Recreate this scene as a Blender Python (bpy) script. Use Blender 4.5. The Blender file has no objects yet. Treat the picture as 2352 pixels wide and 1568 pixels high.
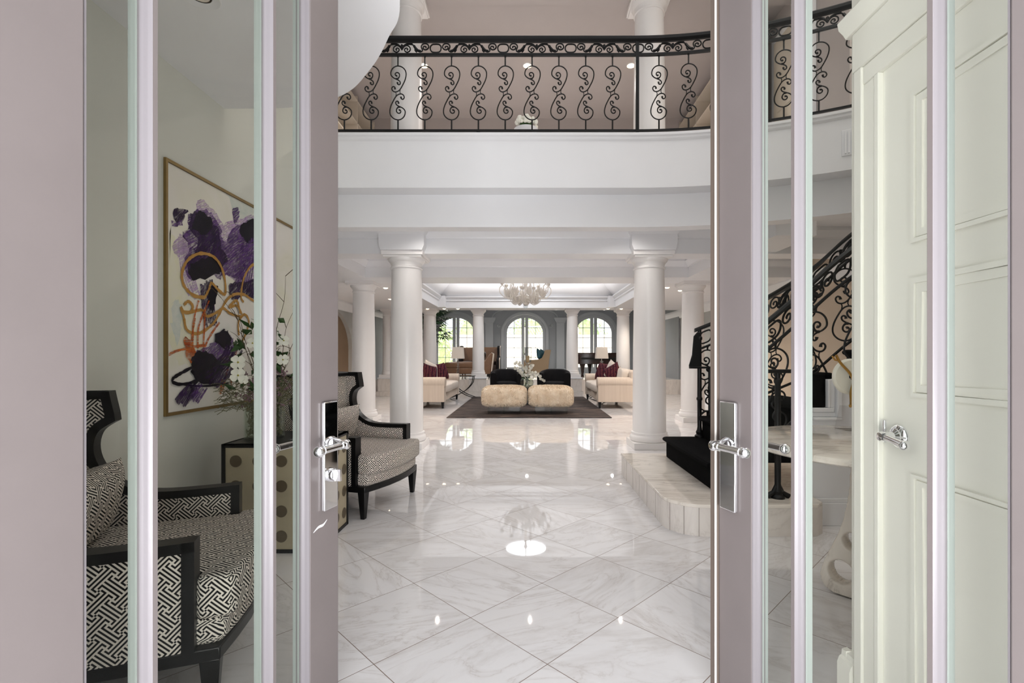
import bpy, math, random
from mathutils import Vector, Matrix
PI = math.pi
sin, cos = math.sin, math.cos
SC = bpy.context.scene
COL = SC.collection
random.seed(7)

# ------------------------------------------------------------------ view
F = 1123.0; VX = 1210.0; VY = 815.0; EYE = 1.2
def at(px, py, Y):                      # photo measurement -> world point at depth Y
    return Vector(((px-VX)/F*Y, Y, EYE-(py-VY)/F*Y))

# ------------------------------------------------------------------ mesh builder
class MB:
    def __init__(s): s.v = []; s.f = []; s.m = []; s.mi = 0
    def add(s, vs, fs):
        b = len(s.v); s.v += [tuple(v) for v in vs]
        for f in fs: s.f.append([b+i for i in f]); s.m.append(s.mi)
        return s
    def box(s, x0, x1, y0, y1, z0, z1):
        vs = [(x, y, z) for x in (x0, x1) for y in (y0, y1) for z in (z0, z1)]
        return s.add(vs, [(0,1,3,2),(4,6,7,5),(0,4,5,1),(2,3,7,6),(0,2,6,4),(1,5,7,3)])
    def obox(s, c, size, M=None):
        hx, hy, hz = size[0]/2, size[1]/2, size[2]/2
        c = Vector(c)
        vs = [Vector((x, y, z)) for x in (-hx, hx) for y in (-hy, hy) for z in (-hz, hz)]
        vs = [(M @ v if M else v)+c for v in vs]
        return s.add(vs, [(0,1,3,2),(4,6,7,5),(0,4,5,1),(2,3,7,6),(0,2,6,4),(1,5,7,3)])
    def prism(s, poly, axis, a, b):
        """poly of 2D points extruded along an axis. axis x:(y,z) y:(x,z) z:(x,y)"""
        def P(p, t):
            return {'x': (t, p[0], p[1]), 'y': (p[0], t, p[1]), 'z': (p[0], p[1], t)}[axis]
        n = len(poly)
        ar = sum(poly[i][0]*poly[(i+1) % n][1]-poly[(i+1) % n][0]*poly[i][1] for i in range(n))
        if ar < 0: poly = poly[::-1]
        vs = [P(p, a) for p in poly]+[P(p, b) for p in poly]
        fs = [tuple(range(n))[::-1], tuple(range(n, 2*n))]
        fs += [(i, (i+1) % n, n+(i+1) % n, n+i) for i in range(n)]
        if (axis == 'y') != (b < a): fs = [f[::-1] for f in fs]
        return s.add(vs, fs)
    def strip(s, line, w, axis, a, b, closed=False):
        """a band of width w inside a polyline (2D), extruded"""
        n = len(line)
        L = [Vector(p) for p in line]; inn = []
        for i in range(n):
            p0 = L[i-1] if (i or closed) else L[i]; p1 = L[(i+1) % n] if (i < n-1 or closed) else L[i]
            t = (p1-p0)
            if t.length < 1e-9: t = Vector((1, 0))
            t.normalize(); nn = Vector((-t.y, t.x))
            k = 1.0
            if 0 < i < n-1 or closed:
                e = (L[i]-L[i-1]).normalized(); k = 1/max(.45, abs(e.dot(t)))
            inn.append(L[i]+nn*w*k)
        for i in range(n if closed else n-1):
            j = (i+1) % n
            s.prism([tuple(L[i]), tuple(L[j]), tuple(inn[j]), tuple(inn[i])], axis, a, b)
        return s
    def lathe(s, prof, c=(0, 0, 0), n=24, M=None):
        c = Vector(c); vs = []; fs = []
        m = len(prof)
        for k in range(n):
            a = 2*PI*k/n
            for r, z in prof:
                v = Vector((r*cos(a), r*sin(a), z)); vs.append((M @ v if M else v)+c)
        for k in range(n):
            q = (k+1) % n
            for i in range(m-1):
                fs.append((k*m+i, q*m+i, q*m+i+1, k*m+i+1))
        if prof[0][0] > 1e-5: fs.append(tuple(k*m for k in range(n))[::-1])
        if prof[-1][0] > 1e-5: fs.append(tuple(k*m+m-1 for k in range(n)))
        return s.add(vs, fs)
    def tube(s, pts, r, n=6, closed=False, flat=None):
        pts = [Vector(p) for p in pts]; N = len(pts)
        rr = r if isinstance(r, (list, tuple)) else [r]*N
        vs = []; fs = []
        up0 = None
        for i in range(N):
            t = (pts[(i+1) % N]-pts[i-1]) if closed else (pts[min(i+1, N-1)]-pts[max(i-1, 0)])
            if t.length < 1e-9: t = Vector((0, 0, 1))
            t.normalize()
            if up0 is None:
                up0 = Vector((0, 0, 1)) if abs(t.z) < .9 else Vector((1, 0, 0))
                if flat is not None: up0 = Vector(flat)
            if flat is not None: up0 = Vector(flat)
            u = up0-t*up0.dot(t)
            if u.length < 1e-4: u = t.orthogonal()
            u.normalize(); w = t.cross(u); up0 = u
            for k in range(n):
                a = 2*PI*(k+.5)/n
                vs.append(pts[i]+(u*cos(a)+w*sin(a))*rr[i])
        for i in range(N if closed else N-1):
            j = (i+1) % N
            for k in range(n):
                q = (k+1) % n
                fs.append((i*n+k, i*n+q, j*n+q, j*n+k))
        if not closed:
            fs.append(tuple(range(n))[::-1]); fs.append(tuple(range((N-1)*n, N*n)))
        return s.add(vs, fs)
    def ball(s, c, r, n=12, m=8, M=None):
        if not isinstance(r, (tuple, list)): r = (r, r, r)
        c = Vector(c); vs = []; fs = []
        for i in range(m+1):
            b = -PI/2+PI*i/m
            for k in range(n):
                a = 2*PI*k/n
                v = Vector((r[0]*cos(b)*cos(a), r[1]*cos(b)*sin(a), r[2]*sin(b)))
                vs.append((M @ v if M else v)+c)
        for i in range(m):
            for k in range(n):
                q = (k+1) % n
                fs.append((i*n+k, i*n+q, (i+1)*n+q, (i+1)*n+k))
        return s.add(vs, fs)
    def pad(s, c, size, e=.35, n=28, m=16, M=None, crown=0):
        """a soft superellipsoid block (cushion)"""
        c = Vector(c); vs = []; fs = []
        sp = lambda x: math.copysign(abs(x)**e, x)
        for i in range(m+1):
            b = -PI/2+PI*i/m
            for k in range(n):
                a = 2*PI*(k+.5)/n
                v = Vector((size[0]/2*sp(cos(b))*sp(cos(a)), size[1]/2*sp(cos(b))*sp(sin(a)), size[2]/2*sp(sin(b))))
                if crown: v.z += crown*(1-(2*v.x/size[0])**2)*(1-(2*v.y/size[1])**2)*(1 if v.z > 0 else 0)
                vs.append((M @ v if M else v)+c)
        for i in range(m):
            for k in range(n):
                q = (k+1) % n
                fs.append((i*n+k, i*n+q, (i+1)*n+q, (i+1)*n+k))
        return s.add(vs, fs)
    def pillow(s, c, w, h, t, M=None, n=12):
        """square throw pillow in local xz, thickness y"""
        c = Vector(c); vs = []; fs = []
        for sg in (-1, 1):
            for i in range(n+1):
                for j in range(n+1):
                    u = -1+2*i/n; v = -1+2*j/n
                    pin = 1-.10*((u*u)*(1-v*v)+(v*v)*(1-u*u))*.9
                    th = (max(0, 1-u**4)**.6)*(max(0, 1-v**4)**.6)
                    p = Vector((u*w/2*(1-.07*(1-v*v)*u*u), sg*t/2*th, v*h/2*(1-.07*(1-u*u)*v*v)))
                    vs.append((M @ p if M else p)+c)
        N = n+1
        for q in range(2):
            o = q*N*N
            for i in range(n):
                for j in range(n):
                    f = (o+i*N+j, o+(i+1)*N+j, o+(i+1)*N+j+1, o+i*N+j+1)
                    fs.append(f if q == 0 else f[::-1])
        return s.add(vs, fs)
    def build(s, name, mats, parent=None, bevel=0, seg=2, smooth=True, ang=35, uv=0, loc=None):
        me = bpy.data.meshes.new(name)
        me.from_pydata(s.v, [], s.f)
        if not isinstance(mats, (list, tuple)): mats = [mats]
        for m in mats: me.materials.append(m)
        if len(mats) > 1: me.polygons.foreach_set('material_index', s.m)
        me.validate(); me.update()
        if smooth:
            me.shade_smooth(); me.set_sharp_from_angle(angle=math.radians(ang))
        if uv:
            lay = me.uv_layers.new(name='UVMap')
            for p in me.polygons:
                n = p.normal; ax = max(range(3), key=lambda i: abs(n[i]))
                for li in p.loop_indices:
                    c = me.vertices[me.loops[li].vertex_index].co
                    lay.data[li].uv = ((c.y, c.z) if ax == 0 else (c.x, c.z) if ax == 1 else (c.x, c.y))
        o = bpy.data.objects.new(name, me); COL.objects.link(o)
        if parent: o.parent = parent
        if loc: o.location = loc
        if bevel:
            b = o.modifiers.new('Bevel', 'BEVEL'); b.width = bevel; b.segments = seg; b.limit_method = 'ANGLE'
            b.angle_limit = math.radians(35); b.harden_normals = False
        return o

def tag(o, label=None, cat=None, group=None, kind=None):
    if label: o['label'] = label
    if cat: o['category'] = cat
    if group: o['group'] = group
    if kind: o['kind'] = kind
    return o
def thing(name, label, cat, loc=(0, 0, 0), rz=0, group=None):
    o = bpy.data.objects.new(name, None); COL.objects.link(o)
    o.empty_display_size = .1
    o.location = loc; o.rotation_euler = (0, 0, rz)
    return tag(o, label, cat, group)
def struct(name, loc=None, rz=0):
    o = bpy.data.objects.new(name, None); COL.objects.link(o); o.empty_display_size = .1
    if loc: o.location = loc
    o.rotation_euler = (0, 0, rz)
    o['kind'] = 'structure'; return o
def S(name, mb, mat, **k):
    o = mb.build(name, mat, **k); o['kind'] = 'structure'; return o
def copy_tree(o, parent=None):
    c = o.copy(); COL.objects.link(c)
    if parent: c.parent = parent
    for ch in list(o.children): copy_tree(ch, c)
    return c
def crom(pts, k=6, closed=False):
    P = [Vector(p) for p in pts]; out = []; n = len(P)
    for i in range(n if closed else n-1):
        p0 = P[i-1] if (i or closed) else P[0]; p1 = P[i]; p2 = P[(i+1) % n]
        p3 = P[(i+2) % n] if (i < n-2 or closed) else P[n-1]
        for j in range(k):
            t = j/k
            out.append(.5*((2*p1)+(p2-p0)*t+(2*p0-5*p1+4*p2-p3)*t*t+(3*p1-p0-3*p2+p3)*t**3))
    if not closed: out.append(P[-1])
    return out
def rotz(a): return Matrix.Rotation(a, 3, 'Z')
def rotx(a): return Matrix.Rotation(a, 3, 'X')
def roty(a): return Matrix.Rotation(a, 3, 'Y')

# ------------------------------------------------------------------ materials
def lin(c):
    c = c/255
    return c/12.92 if c <= .04045 else ((c+.055)/1.055)**2.4
def rgb(r, g, b): return (lin(r), lin(g), lin(b), 1)
class NT:
    def __init__(s, name):
        s.mat = bpy.data.materials.new(name); s.mat.use_nodes = True
        s.t = s.mat.node_tree; s.n = s.t.nodes; s.l = s.t.links
        s.bsdf = s.n['Principled BSDF']; s.out = s.n['Material Output']
    def new(s, typ, **k):
        n = s.n.new(typ)
        for a, b in k.items(): setattr(n, a, b)
        return n
    def set(s, sock, v):
        if isinstance(v, bpy.types.NodeSocket): s.l.new(v, sock)
        else: sock.default_value = v
    def math(s, op, a, b=None, c=None):
        n = s.new('ShaderNodeMath', operation=op)
        s.set(n.inputs[0], a)
        if b is not None: s.set(n.inputs[1], b)
        if c is not None: s.set(n.inputs[2], c)
        return n.outputs[0]
    def noise(s, vec=None, scale=5, detail=3, rough=.5, dist=0):
        n = s.new('ShaderNodeTexNoise')
        n.inputs['Scale'].default_value = scale; n.inputs['Detail'].default_value = detail
        n.inputs['Roughness'].default_value = rough; n.inputs['Distortion'].default_value = dist
        if vec is not None: s.l.new(vec, n.inputs['Vector'])
        return n.outputs[0]
    def mix(s, fac, a, b, mode='MIX'):
        n = s.new('ShaderNodeMix', data_type='RGBA', blend_type=mode)
        s.set(n.inputs[0], fac); s.set(n.inputs[6], a); s.set(n.inputs[7], b)
        return n.outputs[2]
    def ramp(s, fac, stops):
        n = s.new('ShaderNodeValToRGB'); s.l.new(fac, n.inputs[0])
        e = n.color_ramp.elements
        while len(e) < len(stops): e.new(.5)
        for i, (p, c) in enumerate(stops):
            e[i].position = p; e[i].color = c if len(c) == 4 else (*c, 1)
        return n.outputs[0]
    def bump(s, h, strength=.2, dist=.01):
        n = s.new('ShaderNodeBump'); n.inputs['Strength'].default_value = strength
        n.inputs['Distance'].default_value = dist; s.l.new(h, n.inputs['Height'])
        s.l.new(n.outputs[0], s.bsdf.inputs['Normal'])
    def obj(s): return s.new('ShaderNodeTexCoord').outputs['Object']
    def uv(s): return s.new('ShaderNodeTexCoord').outputs['UV']
    def pos(s): return s.new('ShaderNodeNewGeometry').outputs['Position']
    def mapping(s, vec, scale=(1, 1, 1), rot=(0, 0, 0), loc=(0, 0, 0)):
        n = s.new('ShaderNodeMapping'); s.l.new(vec, n.inputs[0])
        n.inputs['Location'].default_value = loc; n.inputs['Rotation'].default_value = rot; n.inputs['Scale'].default_value = scale
        return n.outputs[0]
    def base(s, col, rough=.5, metal=0, spec=.5, coat=0):
        s.set(s.bsdf.inputs['Base Color'], col); s.set(s.bsdf.inputs['Roughness'], rough)
        s.bsdf.inputs['Metallic'].default_value = metal
        s.bsdf.inputs['Specular IOR Level'].default_value = spec
        s.bsdf.inputs['Coat Weight'].default_value = coat
        return s
def paint(name, c, rough=.5, var=.04, spec=.4, bump=.03, scale=3, coat=0, metal=0):
    t = NT(name); p = t.pos() if scale < 8 else t.obj()
    n = t.noise(p, scale, 4)
    d = tuple(x*(1-var*2) for x in c[:3])+(1,); u = tuple(min(1, x*(1+var)) for x in c[:3])+(1,)
    t.base(t.mix(n, d, u), rough, metal, spec, coat)
    if bump: t.bump(t.noise(t.obj(), 90, 2), bump, .004)
    return t.mat
def emit(name, c, strength):
    t = NT(name); t.base(c, .5); t.bsdf.inputs['Emission Color'].default_value = c
    t.bsdf.inputs['Emission Strength'].default_value = strength; return t.mat
def glassy(name, tint, ior=1.5, rough=0.0):
    t = NT(name); t.n.remove(t.bsdf)
    tr = t.new('ShaderNodeBsdfTransparent'); tr.inputs[0].default_value = tint
    gl = t.new('ShaderNodeBsdfGlossy'); gl.inputs['Roughness'].default_value = rough
    gl.inputs[0].default_value = (.92, .97, .95, 1)
    fr = t.new('ShaderNodeFresnel')
    bf = t.new('ShaderNodeNewGeometry').outputs['Backfacing']
    t.l.new(t.math('ADD', t.math('MULTIPLY', bf, 1/ior-ior), ior), fr.inputs[0])
    mx = t.new('ShaderNodeMixShader'); t.l.new(fr.outputs[0], mx.inputs[0])
    t.l.new(tr.outputs[0], mx.inputs[1]); t.l.new(gl.outputs[0], mx.inputs[2]); t.l.new(mx.outputs[0], t.out.inputs[0])
    return t.mat

M = {}
M['white'] = paint('white wall paint', rgb(236, 236, 238), .55, .02)
M['trim'] = paint('white trim paint', rgb(230, 230, 232), .35, .02)
M['ceil'] = paint('ceiling paint', rgb(230, 229, 230), .7, .02)
M['column'] = paint('column gloss paint', rgb(236, 233, 231), .28, .02, bump=.02)
M['taupe'] = paint('taupe wall paint', rgb(184, 176, 173), .6, .03)
M['tan'] = paint('tan wall paint', rgb(206, 188, 168), .6, .03)
M['alcove'] = paint('pale grey green wall paint', rgb(220, 221, 213), .6, .02)
M['plaster'] = paint('grey polished plaster', rgb(168, 168, 166), .35, .12, scale=1.6)
M['grey'] = paint('blue grey wall paint', rgb(146, 150, 154), .55, .03)
M['greytrim'] = paint('blue grey trim paint', rgb(164, 168, 172), .4, .02)
M['mauve'] = paint('mauve grey door paint', rgb(114, 106, 105), .42, .05, scale=6, spec=.4)
M['bead'] = paint('lit mauve grey moulding paint', rgb(128, 123, 126), .3, .01)  # door paint lightened as if catching the outdoor light
M['beadin'] = paint('moulding paint with glass tint', rgb(166, 173, 171), .3, .01)  # glass tint and brightness painted into the moulding behind the pane
M['closet'] = paint('ivory door paint', rgb(232, 230, 222), .35, .02)
M['iron'] = paint('black wrought iron', rgb(12, 12, 13), .45, .1, scale=30, bump=.1, spec=.3)
M['blackwood'] = paint('black lacquered wood', rgb(8, 8, 9), .35, .1, scale=20, bump=.02, spec=.3)
M['carpet'] = paint('black carpet', rgb(14, 14, 15), .95, .3, scale=150, spec=.05, bump=.5)
M['velvet'] = paint('black velvet', rgb(20, 18, 20), .8, .2, scale=12, spec=.2)
M['brass'] = paint('aged brass', rgb(150, 124, 78), .35, .1, metal=.8, scale=20)
M['gold'] = paint('gold leaf', rgb(186, 146, 78), .3, .1, metal=.9, scale=20)
M['brown'] = paint('brown leather', rgb(112, 82, 60), .4, .12, scale=10)
M['darkbrown'] = paint('dark brown leather', rgb(44, 32, 28), .4, .12, scale=10)
M['khaki'] = paint('khaki woven upholstery', rgb(136, 116, 92), .8, .12, scale=60)
M['cream'] = paint('cream linen', rgb(214, 203, 192), .85, .05, scale=30, spec=.2, bump=.15)
M['teal'] = paint('teal velvet', rgb(16, 62, 74), .7, .15, scale=10)
M['shade'] = paint('ivory lamp shade cloth', rgb(222, 212, 200), .8, .02, scale=20)
M['petal'] = paint('white petal', rgb(240, 238, 226), .6, .04, scale=20)
M['leaf'] = paint('green leaf', rgb(52, 84, 40), .45, .25, scale=20)
M['palm'] = paint('dark palm leaf', rgb(24, 44, 26), .4, .25, scale=20)
M['twig'] = paint('brown twig', rgb(84, 68, 48), .7, .2, scale=30)
M['moss'] = paint('grey moss', rgb(120, 116, 86), .8, .25, scale=30)
M['lilac'] = paint('dried lilac bloom', rgb(150, 120, 130), .8, .2, scale=30)
M['candle'] = paint('ivory candle wax', rgb(232, 196, 140), .5, .03, scale=20)
M['terracotta'] = paint('dark planter', rgb(50, 46, 44), .6, .1, scale=12)
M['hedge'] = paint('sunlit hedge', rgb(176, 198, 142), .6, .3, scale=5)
M['patio'] = paint('pale patio stone', rgb(230, 222, 210), .7, .06)
M['ivorymetal'] = paint('antique white painted metal', rgb(226, 220, 212), .4, .08, scale=20)
M['shelf'] = paint('warm white shelving', rgb(206, 196, 182), .5, .02)
t = NT('polished chrome'); t.base((.88, .88, .9, 1), .05, 1); M['chrome'] = t.mat
M['glass'] = glassy('door glass', (.885, .89, .87, 1), 1.16)
M['glass_right'] = glassy('brightened door glass', (.95, .955, .94, 1), 1.16)  # same glass as the left door, tint lifted to brighten the closet
M['clear'] = glassy('clear window glass', (.97, .98, .98, 1), 1.3)
M['acrylic'] = glassy('clear acrylic', (.93, .93, .94, 1), 1.45)
M['crystal'] = glassy('cut crystal', (.86, .87, .88, 1), 1.8, .06)
M['vaseglass'] = glassy('vase glass', (.9, .92, .88, 1), 1.45)
M['bulb'] = emit('warm lamp', (1, .72, .42, 1), 28)
M['down'] = emit('recessed lamp', (1, .8, .55, 1), 7)
M['sky'] = emit('daylight skylight panel', (.93, .97, 1, 1), 14)

# polished marble tile floor, laid on the diagonal
def tiled(name, side, org, rotdeg, base_a, base_b, vein, rough, grout, veinamt=1.0):
    t = NT(name); p = t.pos()
    m = t.mapping(p, loc=(-org[0], -org[1], 0))
    r = t.new('ShaderNodeVectorRotate', rotation_type='Z_AXIS'); t.l.new(m, r.inputs[0])
    r.inputs['Angle'].default_value = math.radians(rotdeg)
    sp = t.new('ShaderNodeSeparateXYZ'); t.l.new(r.outputs[0], sp.inputs[0])
    u = t.math('DIVIDE', sp.outputs[0], side); v = t.math('DIVIDE', sp.outputs[1], side)
    fu = t.math('FRACT', u); fv = t.math('FRACT', v)
    du = t.math('MINIMUM', fu, t.math('SUBTRACT', 1, fu)); dv = t.math('MINIMUM', fv, t.math('SUBTRACT', 1, fv))
    d = t.math('MINIMUM', du, dv)
    g = t.math('LESS_THAN', d, .0032/side*.5)
    cb = t.new('ShaderNodeCombineXYZ'); t.l.new(t.math('FLOOR', u), cb.inputs[0]); t.l.new(t.math('FLOOR', v), cb.inputs[1])
    wn = t.new('ShaderNodeTexWhiteNoise', noise_dimensions='3D'); t.l.new(cb.outputs[0], wn.inputs[0])
    off = t.new('ShaderNodeVectorMath', operation='SCALE'); t.l.new(wn.outputs['Color'], off.inputs[0]); off.inputs['Scale'].default_value = 37
    ad = t.new('ShaderNodeVectorMath', operation='ADD'); t.l.new(off.outputs[0], ad.inputs[0]); t.l.new(p, ad.inputs[1])
    vr = t.new('ShaderNodeVectorRotate', rotation_type='Z_AXIS'); t.l.new(ad.outputs[0], vr.inputs[0])
    t.l.new(t.math('MULTIPLY_ADD', wn.outputs['Value'], 2.2, -.9), vr.inputs['Angle'])
    st = t.mapping(vr.outputs[0], scale=(1.0, 3.2, 1))
    n1 = t.noise(st, 1.7, 9, .66, .5)
    n2 = t.noise(st, 1.6, 8, .62, 1.0)
    ridge = t.math('ABSOLUTE', t.math('SUBTRACT', n2, .5))
    vv = t.ramp(ridge, [(0, (1, 1, 1)), (.012, (.35, .35, .35)), (.06, (0, 0, 0))])
    cl = t.ramp(n1, [(.30, base_b), (.50, base_a), (.75, base_a)])
    tone = t.math('MULTIPLY_ADD', wn.outputs['Value'], .08, .94)
    tc = t.mix(1.0, cl, tone, 'MULTIPLY')
    vm = t.math('MULTIPLY', t.math('MULTIPLY', vv, t.noise(vr.outputs[0], 2.2, 2)), .95*veinamt)
    c = t.mix(vm, tc, vein)
    c = t.mix(g, c, grout)
    t.base(c, t.math('MULTIPLY_ADD', g, .5, rough), 0, .5)
    # polished slabs are never perfectly level
    t.bump(t.noise(t.mapping(ad.outputs[0], scale=(1, 1, 1)), 1.4, 1), .05, .02)
    return t.mat
M['floor'] = tiled('polished marble floor tile', .4765, (-.257, 2.235), -45, rgb(228, 226, 227), rgb(212, 208, 207), rgb(174, 164, 158), .022, rgb(118, 100, 90), .75)
M['marble'] = tiled('white marble cladding', 5.0, (-40.3, -40.7), 0, rgb(226, 219, 212), rgb(208, 200, 194), rgb(172, 162, 154), .12, rgb(180, 170, 160), .6)
M['tabletop'] = tiled('pale marble slab', 7.0, (-50.3, -50.7), 0, rgb(232, 224, 214), rgb(206, 196, 184), rgb(150, 136, 124), .08, rgb(200, 190, 180))

# black and white interlocking fret upholstery
FRET = [876374, 83285, 1047893, 340, 1048407, 340, 1047893, 83285, 875351, 349265, 350207, 348160, 876543, 348160, 350207, 349265]
def fret(name, cell=.0058, dark=rgb(15, 14, 17), light=rgb(222, 213, 203), rot=45):
    """interlocking key fret: a 20 x 16 cell repeat, each row kept as two ten-bit numbers"""
    t = NT(name)
    m = t.mapping(t.uv(), scale=(1/cell, -1/cell, 1), rot=(0, 0, math.radians(rot)), loc=(400.5, 400.5, 0))
    sp = t.new('ShaderNodeSeparateXYZ'); t.l.new(m, sp.inputs[0])
    c = t.math('FLOORED_MODULO', t.math('FLOOR', sp.outputs[0]), 20); r = t.math('FLOORED_MODULO', t.math('FLOOR', sp.outputs[1]), 16)
    n = t.new('ShaderNodeValToRGB'); cr = n.color_ramp; cr.interpolation = 'CONSTANT'
    while len(cr.elements) < 16: cr.elements.new(.5)
    for i in range(16): cr.elements[i].position = i/16
    for i in range(16): cr.elements[i].color = ((FRET[i] & 1023)/1024, (FRET[i] >> 10)/1024, 0, 1)
    t.l.new(t.math('DIVIDE', t.math('ADD', r, .5), 16), n.inputs[0])
    ch = t.new('ShaderNodeSeparateColor'); t.l.new(n.outputs[0], ch.inputs[0])
    hi = t.math('GREATER_THAN', c, 9.5)
    val = t.math('ADD', t.math('MULTIPLY', hi, ch.outputs[1]), t.math('MULTIPLY', t.math('SUBTRACT', 1, hi), ch.outputs[0]))
    bit = t.math('SUBTRACT', c, t.math('MULTIPLY', hi, 10))
    q = t.math('FLOOR', t.math('DIVIDE', t.math('MULTIPLY_ADD', val, 1024, .3), t.math('POWER', 2, bit)))
    on = t.math('GREATER_THAN', t.math('FLOORED_MODULO', q, 2), .5)
    t.base(t.mix(on, dark, light), .85, 0, .2); t.bump(t.noise(t.uv(), 500, 1), .15, .002)
    return t.mat
M['fret'] = fret('black and white fret fabric')
M['fretpillow'] = fret('black and white fret pillow fabric', .0056, rot=62)

# purple striped pillow cloth
t = NT('woven magenta stripe cloth'); p = t.obj()
w = t.new('ShaderNodeTexWave'); t.l.new(p, w.inputs['Vector']); w.inputs['Scale'].default_value = 5; w.inputs['Distortion'].default_value = 1.5; w.inputs['Detail'].default_value = 3
c = t.ramp(w.outputs[1], [(.1, rgb(30, 14, 26)), (.35, rgb(96, 20, 46)), (.6, rgb(122, 30, 60)), (.8, rgb(120, 78, 50)), (.95, rgb(48, 24, 40))])
c = t.mix(t.math('GREATER_THAN', t.noise(p, 40, 2), .56), c, rgb(44, 14, 26)); t.base(c, .8, 0, .2); M['magenta'] = t.mat
# sofa linen with faint stripes
t = NT('striated oatmeal linen'); p = t.obj()
n = t.noise(t.mapping(p, scale=(14, 14, .5)), 2, 3); t.base(t.mix(n, rgb(196, 180, 164), rgb(216, 202, 188)), .85, 0, .2); M['linen'] = t.mat
# rug
t = NT('dark brown shag rug'); p = t.pos()
n = t.noise(t.mapping(p, scale=(.7, 5, 1)), 2.2, 6, .7, .6)
t.base(t.ramp(n, [(.34, rgb(22, 18, 20)), (.5, rgb(56, 46, 43)), (.6, rgb(96, 80, 72)), (.72, rgb(140, 122, 110))]), .75, 0, .35); t.bump(t.noise(p, 60, 2), .6, .02); M['rug'] = t.mat
# fur
t = NT('cream sheepskin'); p = t.obj()
n = t.noise(p, 7, 4, .6); t.base(t.ramp(n, [(.3, rgb(224, 204, 178)), (.6, rgb(238, 224, 204)), (.8, rgb(248, 240, 228))]), .9, 0, .1); M['fur'] = t.mat
# canvas
t = NT('washed canvas'); p = t.pos(); n = t.noise(p, 1.7, 4, .6, .8)
t.base(t.ramp(n, [(.3, rgb(226, 224, 204)), (.45, rgb(234, 230, 222)), (.62, rgb(236, 232, 228)), (.75, rgb(214, 220, 210))]), .6); M['canvas'] = t.mat
def stroke_mat(name, a, b, cover=1.0, ang=40, sc=(1, 34, 4)):
    t = NT(name); p = t.pos(); n = t.noise(t.mapping(p, scale=(1, 1, 1)), 16, 5, .7, .8)
    t.base(t.ramp(n, [(.35, a), (.62, b)]), .6, 0, .2)
    if cover < 1:
        k = t.noise(t.mapping(t.mapping(p, rot=(math.radians(ang), 0, 0)), scale=sc), 4, 5, .65, .4)
        tr = t.new('ShaderNodeBsdfTransparent'); mx = t.new('ShaderNodeMixShader')
        c = .36+.30*(1-cover)
        al = t.ramp(k, [(c-.06, (.12, .12, .12)), (c+.16, (1, 1, 1))])
        t.l.new(al, mx.inputs[0]); t.l.new(tr.outputs[0], mx.inputs[1]); t.l.new(t.bsdf.outputs[0], mx.inputs[2]); t.l.new(mx.outputs[0], t.out.inputs[0])
    return t.mat
ST = [stroke_mat('deep purple paint', rgb(28, 14, 42), rgb(58, 30, 80), .94), stroke_mat('violet paint', rgb(62, 34, 92), rgb(108, 72, 136), .8, 55),
      stroke_mat('lilac paint', rgb(170, 138, 188), rgb(206, 186, 212), .7, 62), stroke_mat('black violet paint', rgb(8, 6, 14), rgb(24, 16, 34)),
      stroke_mat('ochre gold paint', rgb(172, 126, 60), rgb(190, 146, 80)), stroke_mat('burnt orange paint', rgb(160, 58, 20), rgb(212, 120, 54), .85, 90, (1, 30, 3)),
      stroke_mat('pale yellow wash', rgb(230, 228, 198), rgb(232, 228, 212)), stroke_mat('grey green wash', rgb(204, 212, 206), rgb(220, 222, 214))]
# ================================================================== ROOM SHELL
S('floor', MB().box(-6.2, 6.2, -3, 20.2, -.2, 0), M['floor'])
# front wall of the house around the entrance
S('wall_front', MB().box(-6.2, -.96, .66, .84, 0, 6.6).box(1.075, 6.2, .66, .84, 0, 6.6).box(-.96, 1.075, .66, .84, 3.02, 6.6), M['white'])
S('trim_entrance', MB().box(-.96, -.925, .70, .90, 0, 3.02).box(1.035, 1.075, .70, .90, 0, 3.02).box(-.96, 1.075, .70, .90, 2.98, 3.02), M['mauve'])
S('wall_left', MB().box(-2.27, -2.15, .84, 5.0, 0, 6.4).box(-4.8, -2.27, 4.88, 5.0, 0, 6.4), M['alcove'])
S('wall_right', MB().box(4.7, 4.8, .84, 10, 0, 6.4), M['tan'])
S('wall_closet', MB().box(1.12, 1.9, .84, 1.685, 0, 3.0).box(1.9, 4.7, .84, 1.685, 0, 3.0), M['closet'])
S('baseboard_left', MB().box(-2.15, -2.125, .86, 5.0, 0, .15).box(-2.15, -2.135, .86, 5.0, .15, .17), M['trim'])
mb = MB()
prof = [(0, 0), (.035, 0), (.035, .13), (.028, .15), (.02, .155), (.018, .175), (0, .18)]
mb.prism([(1.12-d, z) for d, z in prof], 'y', 1.645, 1.71); mb.prism([(1.685+d, z) for d, z in prof], 'x', 1.1, 1.9)
S('baseboard_closet', mb, M['closet'])

# low ceiling with a curved edge beside the entrance
edge = crom([(-.44, .84), (-.5, 1.6), (-.627, 2.416), (-.765, 2.70), (-.955, 2.99), (-1.235, 3.29), (-1.65, 3.455), (-2.15, 3.475)], 8)
S('ceiling_vestibule', MB().prism([(-2.15, .84)]+[(p.x, p.y) for p in edge], 'z', 2.95, 3.35), M['white'])
S('ceiling_foyer', MB().box(-4.8, 4.8, .66, 6.5, 6.4, 6.6), M['ceil'])
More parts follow.
